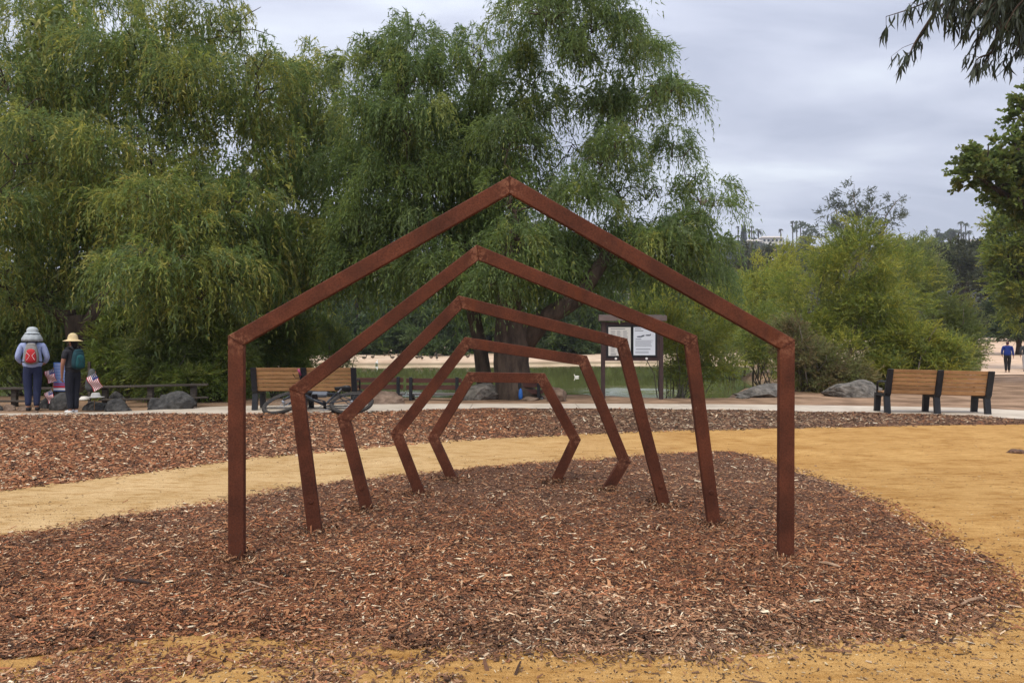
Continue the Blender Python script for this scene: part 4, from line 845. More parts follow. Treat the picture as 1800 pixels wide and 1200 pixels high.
def arch(pix, label, Wd=0.102, Dp=0.055, caps=()):
    ZF = 0.045
    a = gp(pix[0][0]+12, pix[0][1], ZF); b = gp(pix[-1][0]-12, pix[-1][1], ZF)
    sl = (b[1]-a[1])/(b[0]-a[0])
    def onp(px, py):   # point of the arch's own vertical plane
        k = (px-900)/F; Y = (a[1]-sl*a[0])/(1-sl*k); return (k*Y, Y, H-(py-HOR)*Y/F)
    P3 = [Vector(onp(*p)) for p in pix]
    P3[0].z -= 0.25; P3[-1].z -= 0.25
    P3[0] += (P3[0]-P3[1])*0.0; 
    # keep leg direction when extended downwards
    def ext(f, s):
        f0 = Vector(onp(*f)); s0 = Vector(onp(*s)); d = (f0-s0).normalized(); return f0+d*(0.25/max(-d.z, .3))
    P3[0] = ext(pix[0], pix[1]); P3[-1] = ext(pix[-1], pix[-2])
    u = Vector((1, sl, 0)).normalized(); nrm = Vector((-u.y, u.x, 0)); O = Vector((a[0], a[1], 0))
    Q = [((p-O).dot(u), p.z) for p in P3]
    # inner offset polyline (to the inside of the house outline)
    In = []
    def off(i, j):
        dx, dz = Q[j][0]-Q[i][0], Q[j][1]-Q[i][1]; L = math.hypot(dx, dz); return (dz/L*Wd, -dx/L*Wd), (dx/L, dz/L)
    for i in range(len(Q)):
        if i == 0: o_, _ = off(0, 1); In.append((Q[0][0]+o_[0], Q[0][1]+o_[1])); continue
        if i == len(Q)-1: o_, _ = off(i-1, i); In.append((Q[i][0]+o_[0], Q[i][1]+o_[1])); continue
        (o1, d1), (o2, d2) = off(i-1, i), off(i, i+1)
        p1 = (Q[i][0]+o1[0], Q[i][1]+o1[1]); p2 = (Q[i][0]+o2[0], Q[i][1]+o2[1])
        det = d1[0]*(-d2[1])+d2[0]*d1[1]; t_ = ((p2[0]-p1[0])*(-d2[1])+d2[0]*(p2[1]-p1[1]))/det
        In.append((p1[0]+d1[0]*t_, p1[1]+d1[1]*t_))
    root = empty('steel_arch', tuple(O), label=label, cat='steel arch', group='rusted steel arches of the sculpture')
    w3 = lambda q, dep: Vector((u.x*q[0], u.y*q[0], q[1]))+nrm*dep
    for i in range(len(Q)-1):
        n = 24; mb = []; wear = []
        L = math.hypot(Q[i+1][0]-Q[i][0], Q[i+1][1]-Q[i][1])
        V = []; Fc = []
        for s in range(n+1):
            t_ = s/n; t2 = 0.5-0.5*cos(PI*t_)   # denser near the joints
            o_ = (Q[i][0]+(Q[i+1][0]-Q[i][0])*t2, Q[i][1]+(Q[i+1][1]-Q[i][1])*t2); in_ = (In[i][0]+(In[i+1][0]-In[i][0])*t2, In[i][1]+(In[i+1][1]-In[i][1])*t2)
            V += [w3(o_, 0), w3(in_, 0), w3(in_, Dp), w3(o_, Dp)]
            d = 9
            if i > 0: d = min(d, t2*L)
            if i < len(Q)-2: d = min(d, (1-t2)*L)
            wear += [math.exp(-(d/0.075)**2)]*4
        for s in range(n):
            for k in range(4):
                q = s*4; Fc.append((q+k, q+(k+1) % 4, q+4+(k+1) % 4, q+4+k))
        Fc += [(3, 2, 1, 0), tuple(n*4+k for k in range(4))]
        me = bpy.data.meshes.new('beam'); me.from_pydata([tuple(v) for v in V], [], Fc); me.update()
        bm = bmesh.new(); bm.from_mesh(me); bmesh.ops.recalc_face_normals(bm, faces=bm.faces); bm.to_mesh(me); bm.free()
        at_ = me.attributes.new('wear', 'FLOAT', 'POINT'); at_.data.foreach_set('value', wear)
        o = link('beam', me, STEEL, root)
        bv = o.modifiers.new('bevel', 'BEVEL'); bv.width = 0.006; bv.segments = 2; bv.limit_method = 'ANGLE'; bv.angle_limit = R(50)
    # low weld bead across each joint on the front and inside faces
    for i in range(1, len(Q)-1):
        a_ = w3(Q[i], -0.0008); b_ = w3(In[i], -0.0008); pts = [a_.lerp(b_, s/10) for s in range(11)]
        MB().tube(pts, [0.0028*random.uniform(.8, 1.2) for _ in pts], 6).build('weld_bead', STEEL, root)
    for side, hgt in caps:
        i, j = (0, 1) if side == 'L' else (len(Q)-1, len(Q)-2)
        f = Q[i]; s = Q[j]; t_ = (hgt-f[1])/(s[1]-f[1]); mid = ((f[0]+In[i][0])/2*(1-t_)+(s[0]+In[j][0])/2*t_, hgt)
        c = w3(mid, -0.004); pts = [c+nrm*k for k in (0.006, -0.001, -0.003)]
        MB().tube([tuple(q) for q in pts], [0.019, 0.019, 0.013], 16).build('bolt_cap', STEEL, root)
    return root
arch([(400, 989), (400, 590), (896, 309), (1398, 597), (1397, 981)], 'largest and nearest steel arch, house shaped with upright legs')
arch([(541, 941), (508, 682), (838, 430), (1226, 590), (1268, 921)], 'second steel arch from the front, inside the largest one', caps=(('L', .30), ('R', .30)))
arch([(634, 898), (592, 734), (806, 519), (1103, 595), (1180, 890)], 'third steel arch, the middle one with its peak left of centre', caps=(('L', .24), ('R', .22)))
arch([(727, 867), (686, 761), (817, 592), (1032, 625), (1109, 812), (1079, 862)], 'fourth steel arch with a sloping flat top and a kinked right leg')
arch([(785, 843), (751, 769), (822, 654), (957, 656), (1021, 773), (986, 847)], 'smallest and farthest steel arch with a level top and kinked legs')

# ------------------------------------------------------------------ rocks
def rock(label, px, py, wpx, hpx, m, seed, depth=None, flat=1.0, tilt=0, z=0.0, group=None, taper=0):
    x, Y, _ = gp(px, py, z); s = Y/F; rx = wpx*s/2; rz = hpx*s; ry = depth or rx*0.7; Y += ry*0.7
    bm = bmesh.new(); bmesh.ops.create_icosphere(bm, subdivisions=4, radius=1)
    r = np.random.default_rng(seed); pl = [(Vector(unit(r.normal(0, 1, 3))), r.uniform(.62, .88)) for _ in range(18)]
    ph = r.uniform(0, 6, 9)
    for v in bm.verts:
        c = v.co
        for n, d in pl:
            k = c.dot(n)
            if k > d: c -= n*(k-d)*0.9
        c *= 1+0.05*sin(c.x*5+ph[0])*sin(c.y*6+ph[1])+0.03*sin(c.z*11+ph[2])*sin(c.x*12+ph[3])+0.02*sin(c.x*27+ph[4])*sin(c.z*23+ph[5])+0.015*sin(c.y*31+ph[7])*sin(c.x*41+ph[8])
        if taper: c.z = c.z*min(1.15, 0.22+0.95*max(0, (c.x+1)/2)**abs(taper))+0.03*sin(c.x*7+ph[6])
        c.x *= rx*1.12; c.y *= ry; c.z = max(c.z, -0.35)*rz*0.85+rz*0.22
        v.co = c
    me = bpy.data.meshes.new('rock'); bm.to_mesh(me); bm.free()
    o = link('boulder', me, m, smooth=False); o.location = (x, Y, float(ground_z(x, Y))+z-0.02); o.rotation_euler = (0, tilt, 0)
    return tag(o, label, 'rock', group)
rock('long grey rock pointing left beside the right hand bench', 1503, 698, 98, 37, ROCK, 1, depth=.45, tilt=0.02, taper=.8)
rock('low pointed grey rock half behind the right arch post', 1350, 699, 96, 30, ROCK, 2, depth=.5, taper=.9)
rock('broad grey boulder behind the bicycle bench', 668, 712, 76, 26, ROCKB, 3, depth=.5)
rock('large boulder against the thin central trunk', 838, 702, 92, 34, ROCK, 4, depth=.5, taper=.35)
rock('reddish boulder just right of the thick central trunk', 979, 706, 42, 26, ROCKB, 5, depth=.3)
rock('flat reddish rock behind the smallest arch', 930, 704, 36, 9, ROCKB, 6, depth=.25)
rock('flat pale stone lying at the lake edge left of the pointed rock', 1308, 700, 26, 7, ROCK, 7, depth=.25)
rock('pale round stone seen over the back of the right hand bench', 1705, 664, 12, 6, mat('pale_stone', (.5, .46, .4), .9, (.6, .56, .5), 4, .4), 8, depth=.2)
g = 'dark rocks before the rail fence'
for i, (px, py, wp, hp, lab, mm) in enumerate([(298, 722, 72, 34, 'large dark boulder nearest the end of the rail fence', ROCKD), (268, 722, 30, 22, 'small dark rock leaning on the large boulder', ROCKD), (198, 724, 42, 24, 'dark rock low in front of the memorial pile, right side', ROCKD), (203, 714, 32, 26, 'dark rock behind the front right memorial rock', ROCKD),
        (160, 721, 44, 20, 'flat dark slab rock under the white hat', ROCKD), (105, 721, 40, 30, 'tallest dark rock below the memorial poster', ROCKD), (120, 720, 24, 20, 'small dark rock between poster rock and second hiker', ROCKD), (76, 718, 24, 20, 'grey rock just right of the first hiker\'s feet', ROCKD),
        (38, 722, 26, 12, 'small brown rock left of the first hiker', ROCKB), (14, 722, 24, 14, 'brown rock at the left edge of the fence line', ROCKB), (222, 723, 18, 9, 'small flat rock at the right end of the memorial pile', ROCKD), (-12, 722, 26, 16, 'grey rock cut by the left edge of the picture', ROCKD), (60, 726, 12, 6, 'little tan stone in front of the first hiker', ROCKB)]):
    rock(lab, px, py, wp, hp, mm, 20+i, group=g)

# rail fence
FW = mat('weathered_rail', (0.04, 0.032, 0.026), 0.9, (0.10, 0.085, 0.07), 4, .5, 30, stretch=(.3, 5, 5))
def rail_fence(label, xp, ytop, Y, posts):
    x0, x1 = [(p-900)*Y/F for p in xp]
    root = empty('rail_fence', ((x0+x1)/2, Y, 0), label=label, cat='fence', group='low rail fences behind the rocks'); cx = (x0+x1)/2
    zt = [H-(y-HOR)*Y/F for y in ytop]
    for dz, th in ((0, .05), (-.29, .04)):
        MB().add([(x0-cx, -.06, zt[0]+dz-th), (x1-cx, -.06, zt[1]+dz-th), (x1-cx, .02, zt[1]+dz-th), (x0-cx, .02, zt[0]+dz-th), (x0-cx, -.06, zt[0]+dz), (x1-cx, -.06, zt[1]+dz), (x1-cx, .02, zt[1]+dz), (x0-cx, .02, zt[0]+dz)],
                 [(3, 2, 1, 0), (4, 5, 6, 7), (0, 1, 5, 4), (1, 2, 6, 5), (2, 3, 7, 6), (3, 0, 4, 7)]).build('rail', FW, root, bevel=.01)
    for p in posts:
        x = (p-900)*Y/F-cx; z = zt[0]+(zt[1]-zt[0])*(p-xp[0])/(xp[1]-xp[0]); MB().box((x-.06, .022, -.2), (x+.06, .12, z+.0)).build('post', FW, root, bevel=.01)
rail_fence('low rail fence running behind the hikers to the left edge', (-120, 112), (681, 680), 16.6, (-100, 22, 104))
rail_fence('low rail fence behind the dark boulders right of the hikers', (175, 366), (678, 673.5), 16.4, (182, 262, 338))

# ------------------------------------------------------------------ benches
def park_bench(label, ax, ay, ang, width, slat_m, nsl=6, group=None, side_arm=True):
    """origin under the back-left corner seen from behind; +x along the back, +y to the front (away from camera)"""
    root = empty('park_bench', (ax, ay, 0.0), ang, label, 'bench', group)
    zt, zb = 0.93, 0.44
    lean = lambda z: (z-zb)*-0.20
    hs = (zt-zb)/nsl
    for i in range(nsl):
        z0 = zb+i*hs; z1 = z0+hs-0.010; y0, y1 = lean(z0), lean(z1)
        for xa, xb in ((0.06, width/2-0.058), (width/2+0.058, width-0.06)) if nsl > 3 else ((0.02, width-.02),):
            MB().add([(xa, y0-.018, z0), (xb, y0-.018, z0), (xb, y0+.018, z0), (xa, y0+.018, z0), (xa, y1-.018, z1), (xb, y1-.018, z1), (xb, y1+.018, z1), (xa, y1+.018, z1)],
                 [(3, 2, 1, 0), (4, 5, 6, 7), (0, 1, 5, 4), (1, 2, 6, 5), (2, 3, 7, 6), (3, 0, 4, 7)]).build('back_slat', slat_m, root, bevel=.004)
    for i in range(4):
        y0 = 0.06+i*0.115; MB().box((0.03, y0, 0.425), (width-.03, y0+.105, 0.455)).build('seat_slat', slat_m, root, bevel=.004)
    for x in (0.03, width/2, width-0.03):
        w_ = 0.055
        f = MB()
        def slab(poly):   # polygon in y,z extruded across x
            n = len(poly); v = [(x-w_, p[0], p[1]) for p in poly]+[(x+w_, p[0], p[1]) for p in poly]
            f.add(v, [tuple(range(n)), tuple(reversed(range(n, 2*n)))]+[(k, k+n, (k+1) % n+n, (k+1) % n) for k in range(n)])
        slab([(lean(zt)-.03, zt-.005), (lean(zt)-.055, zt-.01), (-.05, 0.44), (-.01, .38), (-.07, 0.02), (-.07, -.03), (0.0, -.03), (0.0, .02), (0.055, .37), (0.42, .37), (0.455, 0.02), (0.455, -.03), (0.525, -.03), (.525, .02), (0.50, .42), (0.03, .424), (lean(zt)-.02, zt-.005)])
        o = f.build('frame', BLACKM, root)
    if side_arm:
        for x in (0.03, width-.03):
            MB().tube([(x, -.03, .63), (x, .1, .655), (x, .3, .66), (x, .45, .645), (x, .50, .60), (x, .49, .42)], [.022]*6, 8).build('armrest', BLACKM, root, smooth=True)
    return root
a = ((446-900)*15.42/F, 15.42); b = ((626-900)*15.42/F, 15.42)
park_bench('park bench with tan slats and a bicycle lying before it', a[0], 15.42, 0, b[0]-a[0], TAN, group='park benches with tan slats')
a = gp(1553, 727); b = gp(1738, 736)
pb = park_bench('park bench with tan slats at the right, beside the long grey rock', a[0]-0.09, 14.75, R(-5), 1.96, TAN, group='park benches with tan slats'); pb.rotation_euler[1] = R(1.2)
def dark_bench(label, px0, px1, ytop, ybot, Y, rz=0):
    x0 = (px0-900)*Y/F; x1 = (px1-900)*Y/F; zt = H-(ytop-HOR)*Y/F; zb = H-(ybot-HOR)*Y/F; wd = x1-x0
    root = empty('picnic_bench', (x0, Y, zb), rz, label, 'bench', 'dark wooden benches facing the lake'); h = zt-zb
    for z0 in (h-.12, h-.29): MB().box((0, -.02, z0), (wd, .02, z0+.11)).build('back_board', DKWOOD, root, bevel=.006)
    for i in range(2): MB().box((0, .09+i*.17, h-.44), (wd, .24+i*.17, h-.40)).build('seat_board', mat_grey, root, bevel=.006)
    for x in (0.12, wd-.12, ):
        MB().box((x-.04, -.075, 0), (x+.04, -.023, h+.02)).build('post', BLACKM, root, bevel=.005)
        MB().box((x-.035, .023, h-.50), (x+.035, .42, h-.443)).build('bracket', BLACKM, root)
        MB().box((x-.04, .34, 0), (x+.04, .41, h-.502)).build('leg', BLACKM, root)
mat_grey = mat('grey_board', (.25, .23, .21), .8, (.33, .31, .28), 3, .2, 20, stretch=(.5, 6, 6))
dark_bench('dark reddish bench just right of the bicycle bench', 612, 709, 663, 706, 18.2)
dark_bench('dark reddish bench next in line to the right, before the large boulder', 714, 812, 664, 706, 18.3)
dark_bench('dark brown bench mostly hidden behind the thick central trunk', 905, 955, 672, 703, 18.6)
o = MB().lathe([(0.0, 0), (.09, .01), (.11, .12), (.08, .30), (.03, .36), (0, .37)], 12).build('blue_bag', mat('blue_nylon', (.02, .10, .35), .6, (.03, .14, .45), 8, .3), smooth=True)
x, Y, z = at(915, 692, 18.4); o.scale = (.5, .5, .75); o.location = (x, 18.38, 0.02); tag(o, 'small bright blue bag leaning beside the thick central trunk', 'bag')

# ------------------------------------------------------------------ notice board
def notice_board():
    Y = 18.7; xl = (1060-900)*Y/F; xr = (1162-900)*Y/F; zb = 0.0; Z = lambda py: H-(py-HOR)*Y/F
    BR = mat('brown_paint', (.045, .026, .026), .6, (.06, .036, .034), 6, .15, 40); cx = (xl+xr)/2
    root = empty('notice_board', (cx, Y, zb), label='brown framed notice board on two posts with two white posters', cat='notice board'); hw = (xr-xl)/2
    for s in (-1, 1): MB().box((s*hw-.05, -.05, -.2), (s*hw+.05, .05, Z(565))).build('post', BR, root, bevel=.006)
    MB().add([(-hw-.12, -.14, Z(564)), (hw+.12, -.14, Z(564)), (hw+.12, .14, Z(564)), (-hw-.12, .14, Z(564)), (-hw-.12, -.14, Z(555)), (hw+.12, -.14, Z(555)), (hw+.10, .14, Z(552.5)), (-hw-.10, .14, Z(552.5))],
             [(3, 2, 1, 0), (4, 5, 6, 7), (0, 1, 5, 4), (1, 2, 6, 5), (2, 3, 7, 6), (3, 0, 4, 7)]).build('roof', mat('grey_roof', (.16, .12, .115), .8, (.2, .16, .15), 5), root, bevel=.005)
    MB().box((-hw+.051, -.03, Z(634)), (hw-.051, .03, Z(566))).build('panel', BR, root)
    INK = mat('print_ink', (.12, .14, .17), .7); 
    for k, (p0, p1, q0, q1) in enumerate(((1069, 1108, 575, 625), (1113, 1151, 575, 624))):
        x0, x1 = (p0-900)*Y/F-cx, (p1-900)*Y/F-cx; z0, z1 = Z(q1), Z(q0)
        MB().box((x0-.05, -.052, z0-.05), (x1+.05, -.031, z1+.05)).build('poster_frame', BLACKM, root, bevel=.004)
        pm = mat('poster_paper_%s' % ('cream' if k == 0 else 'white'), (.62, .61, .58) if k == 0 else (.66, .71, .78), .5)
        o = MB().box((x0, -.058, z0), (x1, -.0525, z1)).build('poster', pm, root)
        t = MB(); W_ = x1-x0; Hh = z1-z0
        def bar(a, b, c, d): t.box((x0+a*W_, -.0595, z1-d*Hh), (x0+b*W_, -.0582, z1-c*Hh))
        if k == 0:
            bar(.1, .75, .05, .07)
            for c in range(3):
                for j in range(20): bar(.1+c*.28, .1+c*.28+random.uniform(.14, .22), .13+j*.038, .142+j*.038)
            for j in range(4): bar(.1, .35, .91+j*.02, .918+j*.02)
        else:
            for j in range(2): bar(.06, .35, .04+j*.03, .052+j*.03)
            bar(.06, .45, .12, .14)
            for a_, b_, c_ in ((.14, .42, .34), (.36, .5, .31), (.54, .80, .29)):   # duck drawings: body, neck, tail
                n = 12; cxx = x0+(a_+b_)/2*W_; cz = z1-c_*Hh; v = [(cxx+cos(2*PI*i/n)*(b_-a_)/2*W_, -.0595, cz+sin(2*PI*i/n)*.028*Hh) for i in range(n)]; t.add(v, [tuple(range(n))])
                bar(b_-.04, b_, c_-.045, c_)
            bar(.10, .36, .415, .435); 
            for j in range(7): bar(.08, .08+random.uniform(.6, .85), .47+j*.035, .481+j*.035)
            bar(.1, .78, .775, .80)
            for j in range(3): bar(.08, .7, .86+j*.03, .87+j*.03)
        t.build('print', INK, o)
    for px in (1082, 1136):
        x = (px-900)*Y/F-cx; MB().tube([(x, -.031, Z(630)), (x, -.06, Z(630))], .03, 12).build('knob', mat('white_knob', (.75, .73, .7), .4) if px == 1082 else bpy.data.materials['white_knob'], root)
notice_board()

# ------------------------------------------------------------------ bicycle lying on its side
def bicycle():
    x, Y, _ = gp(550, 731.5)
    root = empty('bicycle', (x, Y-0.02, 0.055), label='black mountain bike lying on its side before the tan bench', cat='bicycle')
    root.rotation_euler = (R(-64), 0, R(0)); root.scale = (1.2, 1.14, 1.12)    # top falls away from the camera
    RUB = mat('tyre_rubber', (.02, .019, .018), .85, (.06, .052, .045), 30, .4, 80); RIM = mat('rim_black', (.03, .03, .033), .4); FR = mat('bike_paint', (.018, .022, .03), .35, (.03, .035, .045), 6)
    GR = mat('alloy', (.35, .36, .38), .35, metal=.8); PINK = mat('pink_tape', (.35, .06, .14), .6)
    wr = .365; xf, xr = -.57, .57; hz = wr
    def wheel(cx, steer=0):
        w_ = empty('wheel', (cx, 0, hz)); w_.parent = root; w_.rotation_euler = (0, 0, steer)
        MB().ring((0, 0, 0), wr-.030, .033, 'Y', 40, 8).build('tyre', RUB, w_, smooth=True)
        MB().ring((0, 0, 0), wr-.062, .012, 'Y', 40, 6).build('rim', RIM, w_, smooth=True)
        s = MB()
        for i in range(24):
            a_ = 2*PI*i/24; s.tube([(cos(a_+.25)*.02, .02*(-1)**i, sin(a_+.25)*.02), (cos(a_)*(wr-.07), 0, sin(a_)*(wr-.07))], .0014, 3, caps=False)
        s.build('spokes', GR, w_)
        h = MB().tube([(0, -.05, 0), (0, .05, 0)], .022, 10).build('hub', GR, w_, smooth=True)
        MB().ring((0, .035, 0), .075, .004, 'Y', 24, 4).build('brake_disc', GR, w_)
    wheel(xf, R(-12)); wheel(xr)
    bb = (.13, 0, .30); seat = (.26, 0, .72); head_t = (-.36, 0, .82); head_b = (-.40, 0, .68)
    f = MB(); f.tube([bb, seat], .018, 8); f.tube([(.245, 0, .67), (-.365, 0, .79)], [.019, .022], 8); f.tube([bb, (-.395, 0, .71)], [.026, .03], 8); f.tube([head_b, head_t], .026, 8)
    for s in (-1, 1): f.tube([(.15, s*.03, .30), (xr, s*.06, hz)], .011, 6); f.tube([(.25, s*.02, .66), (xr, s*.06, hz)], .009, 6)
    f.build('frame', FR, root, smooth=True)
    k = MB(); k.tube([head_b, (-.415, 0, .63)], .025, 8)
    k.tube([(-.415, -.07, .62), (-.415, .07, .62)], .022, 8)
    for s in (-1, 1): k.tube([(-.415, s*.065, .64), (-.50, s*.065, .45), (xf, s*.06, hz)], [.02, .02, .015], 8)
    k.build('fork', FR, root, smooth=True)
    hb = empty('handlebar', (-.36, 0, .88)); hb.parent = root; hb.rotation_euler = (0, 0, R(-12))
    MB().tube([(.03, -.37, .03), (.01, -.2, .02), (-.04, 0, 0), (.01, .2, .02), (.03, .37, .03)], .014, 8).build('bar', BLACKM, hb, smooth=True)
    for s in (-1, 1):
        MB().tube([(.03, s*.26, .028), (.033, s*.385, .03)], .019, 8).build('grip', PINK if s < 0 else BLACKM, hb, smooth=True)
        MB().tube([(.0, s*.22, .02), (-.06, s*.25, -.01), (-.07, s*.34, -.02)], .006, 5).build('brake_lever', BLACKM, hb)
    MB().tube([(-.36, 0, .81), (-.40, 0, .885)], .02, 8).build('stem', BLACKM, root)
    MB().tube([seat, (.30, 0, .86)], .014, 8).build('seat_post', GR, root)
    sd = MB(); prof = [(-.13, .025), (-.08, .035), (0, .05), (.07, .075), (.13, .07), (.15, .03)]
    v = []
    for px_, w_ in prof: v += [(.31+px_, -w_, .875), (.31+px_, -w_*.7, .905), (.31+px_, 0, .91), (.31+px_, w_*.7, .905), (.31+px_, w_, .875)]
    fs_ = [(i*5+j, i*5+j+1, (i+1)*5+j+1, (i+1)*5+j) for i in range(5) for j in range(4)]+[(i*5+4, i*5, (i+1)*5, (i+1)*5+4) for i in range(5)]+[(0, 1, 2, 3, 4), (29, 28, 27, 26, 25)]
    sd.add(v, fs_).build('saddle', BLACKM, root, smooth=True)
    MB().ring((bb[0], .05, bb[2]), .085, .007, 'Y', 28, 5).build('chainring', GR, root)
    MB().tube([(bb[0], -.07, bb[2]), (bb[0], .07, bb[2])], .025, 8).build('bottom_bracket', BLACKM, root)
    for s in (-1, 1):
        c_ = MB().tube([(bb[0], s*.075, bb[2]), (bb[0]+s*.16, s*.085, bb[2]-s*.06)], .012, 6).build('crank', BLACKM, root)
        MB().box((bb[0]+s*.16-.045, s*.135-.045, bb[2]-s*.06-.012), (bb[0]+s*.16+.045, s*.135+.045, bb[2]-s*.06+.012)).build('pedal', BLACKM, c_, bevel=.004)
    ch = MB(); ch.tube([(bb[0], .05, bb[2]+.085), (xr, .05, hz+.045)], .004, 4); ch.tube([(bb[0], .05, bb[2]-.085), (xr-.02, .05, hz-.1), (xr, .05, hz-.045)], .004, 4)
    ch.build('chain', GR, root)
    MB().box((-.16, -.035, .60), (.10, .035, .73)).build('frame_bag', mat('grey_bag', (.09, .10, .12), .8, (.12, .13, .15), 9, .3), root, bevel=.02)
bicycle()

# ------------------------------------------------------------------ people
def skin(name, verts, edges, m, parent, roots=(0,), sub=2, smooth=True):
    me = bpy.data.meshes.new(name); me.from_pydata([v[0] for v in verts], edges, []); o = link(name, me, m, parent)
    md = o.modifiers.new('skin', 'SKIN'); md.use_smooth_shade = True; md.branch_smoothing = 0.6
    for i, v in enumerate(verts):
        sv = me.skin_vertices[0].data[i]; rr = v[1]; sv.radius = rr if hasattr(rr, '__len__') else (rr, rr); sv.use_root = i in roots
    s = o.modifiers.new('sub', 'SUBSURF'); s.levels = sub; s.render_levels = sub
    return o
def person(label, x, Y, z, rz, ht, c, arms, legs=.09, hat=None, pack=None, stride=0.0, wide=1.0):
    """faces +y locally; c: dict of materials; arms: for L,R (elbow, wrist, hand) points for a 1.7 m figure"""
    k = ht/1.7; root = empty('person', (x, Y, z), rz, label, 'person'); S_ = lambda p: tuple(q*k for q in p)
    def sc(vs): return [(S_(p), (tuple(q*k for q in r_) if hasattr(r_, '__len__') else r_*k)) for p, r_ in vs]
    W_ = wide; hipx = .09*W_
    V = [((0, 0, .92), (.15*W_, .11)), ((0, .0, 1.10), (.13*W_, .10)), ((0, 0, 1.28), (.155*W_, .105)), ((0, -.01, 1.41), (.11*W_, .075)), ((0, 0, 1.48), .052), ((0, .02, 1.56), (.072, .082)), ((0, .015, 1.63), (.072, .085)), ((0, .0, 1.68), (.045, .05))]
    E = [(0, 1), (1, 2), (2, 3), (3, 4), (4, 5), (5, 6), (6, 7)]
    roots = [0]; sh = {}
    for si, s in enumerate((-1, 1)):
        el, wrp, hnd = arms[si]; b0 = len(V)
        V += [((s*.165*W_, -.01, 1.38), .055), (el, .043), (wrp, .028), (hnd, (.038, .016))]; E += [(3, b0), (b0, b0+1), (b0+1, b0+2), (b0+2, b0+3)]
        st = stride*s; b1 = len(V)
        V += [((s*hipx, 0, .84), .092), ((s*legs, st*.25+.02, .48), .06), ((s*legs, st*.55-.02, .10), .04), ((s*legs*1.1, st*.55+.02, .045), .042), ((s*legs*1.2, st*.55+.13, .035), .035)]
        E += [(0, b1), (b1, b1+1), (b1+1, b1+2), (b1+2, b1+3), (b1+3, b1+4)]
        # fingers, rooted in the palm
        h = Vector(hnd); wv = Vector(wrp); d = (h-wv).normalized(); fw = Vector((0, 1, 0)); 
        for fi, (off, ln) in enumerate(((-.028, .065), (-.010, .075), (.010, .07), (.027, .055))):
            p0 = h+fw*off; p1 = p0+d*(ln*.6)+Vector((-s*.006, 0, 0)); p2 = p1+d*(ln*.45)+Vector((-s*.018, 0, 0)); b2 = len(V); V += [(tuple(p0), .0095), (tuple(p1), .0088), (tuple(p2), .0075)]; E += [(b2, b2+1), (b2+1, b2+2)]; roots.append(b2)
        p0 = h-d*.02+fw*.02; b2 = len(V); V += [(tuple(p0), .011), (tuple(p0+fw*.03+d*.025), .010), (tuple(p0+fw*.036+d*.052), .008)]; E += [(b2, b2+1), (b2+1, b2+2)]; roots.append(b2)
    # nose and ears
    b2 = len(V); V += [((0, .085, 1.585), .012), ((0, .112, 1.575), .011)]; E += [(b2, b2+1)]; roots.append(b2)
    for s in (-1, 1): b2 = len(V); V += [((s*.07, .0, 1.60), (.010, .018)), ((s*.085, -.005, 1.60), (.006, .02))]; E += [(b2, b2+1)]; roots.append(b2)
    skin('body', sc(V), E, c['skin'], root, roots)
    f = MB()
    for s in (-1, 1): f.tube([S_((s*.03, .088, 1.605)), S_((s*.03, .104, 1.605))], .010*k, 8)
    f.build('eyes', mat_eye, root)
    MB().tube([S_((-.022, .097, 1.545)), S_((0, .105, 1.542)), S_((.022, .097, 1.545))], .0045*k, 5).build('mouth', mat_lip, root)
    # trousers
    T = [((0, 0, .94), (.175*W_, .135)), ((0, 0, 1.10), (.155*W_, .12))]; TE = [(0, 1)]
    for s in (-1, 1):
        st = stride*s; b1 = len(T); T += [((s*hipx, 0, .82), .108), ((s*(legs+.005), st*.25+.02, .48), .082), ((s*legs, st*.5-.01, .20), .066), ((s*legs, st*.55-.01, .085), .060)]; TE += [(0, b1), (b1, b1+1), (b1+1, b1+2), (b1+2, b1+3)]
    skin('trousers', sc(T), TE, c['trousers'], root)
    # shirt
    sl = c.get('sleeve', 1.0)
    Tt = [((0, 0, .86), (.205*W_, .165)), ((0, .0, 1.10), (.165*W_, .135)), ((0, 0, 1.28), (.18*W_, .13)), ((0, -.01, 1.40), (.13*W_, .095)), ((0, -.005, 1.455), (.078, .072))]; TE = [(0, 1), (1, 2), (2, 3), (3, 4)]
    for si, s in enumerate((-1, 1)):
        el, wrp, hnd = [Vector(q) for q in arms[si]]; sh_ = Vector((s*.165*W_, -.01, 1.38)); b1 = len(Tt); Tt.append((tuple(sh_+Vector((0, 0, .012))), .080)); TE.append((3, b1))
        if sl >= 1: Tt += [(tuple(el), .058), (tuple(el.lerp(wrp, .85)), .042)]; TE += [(b1, b1+1), (b1+1, b1+2)]
        else: Tt += [(tuple(sh_.lerp(el, sl)), .062)]; TE += [(b1, b1+1)]
    skin('shirt', sc(Tt), TE, c['shirt'], root)
    for s in (-1, 1):
        st = stride*s; q = [((s*legs, st*.55-.05, .055), (.045, .05)), ((s*legs*1.1, st*.55+.05, .05), (.048, .045)), ((s*legs*1.2, st*.55+.16, .04), (.042, .032))]
        skin('shoe', sc(q), [(0, 1), (1, 2)], c['shoe'], root)
    if 'hair' in c:
        skin('hair', sc([((0, -.02, 1.66), (.078, .085)), ((0, -.055, 1.58), (.078, .05)), ((0, -.06, 1.50), (.07, .035)), ((0, -.06, 1.44), (.055, .025))][:c.get('hairlen', 4)]), [(i, i+1) for i in range(c.get('hairlen', 4)-1)], c['hair'], root)
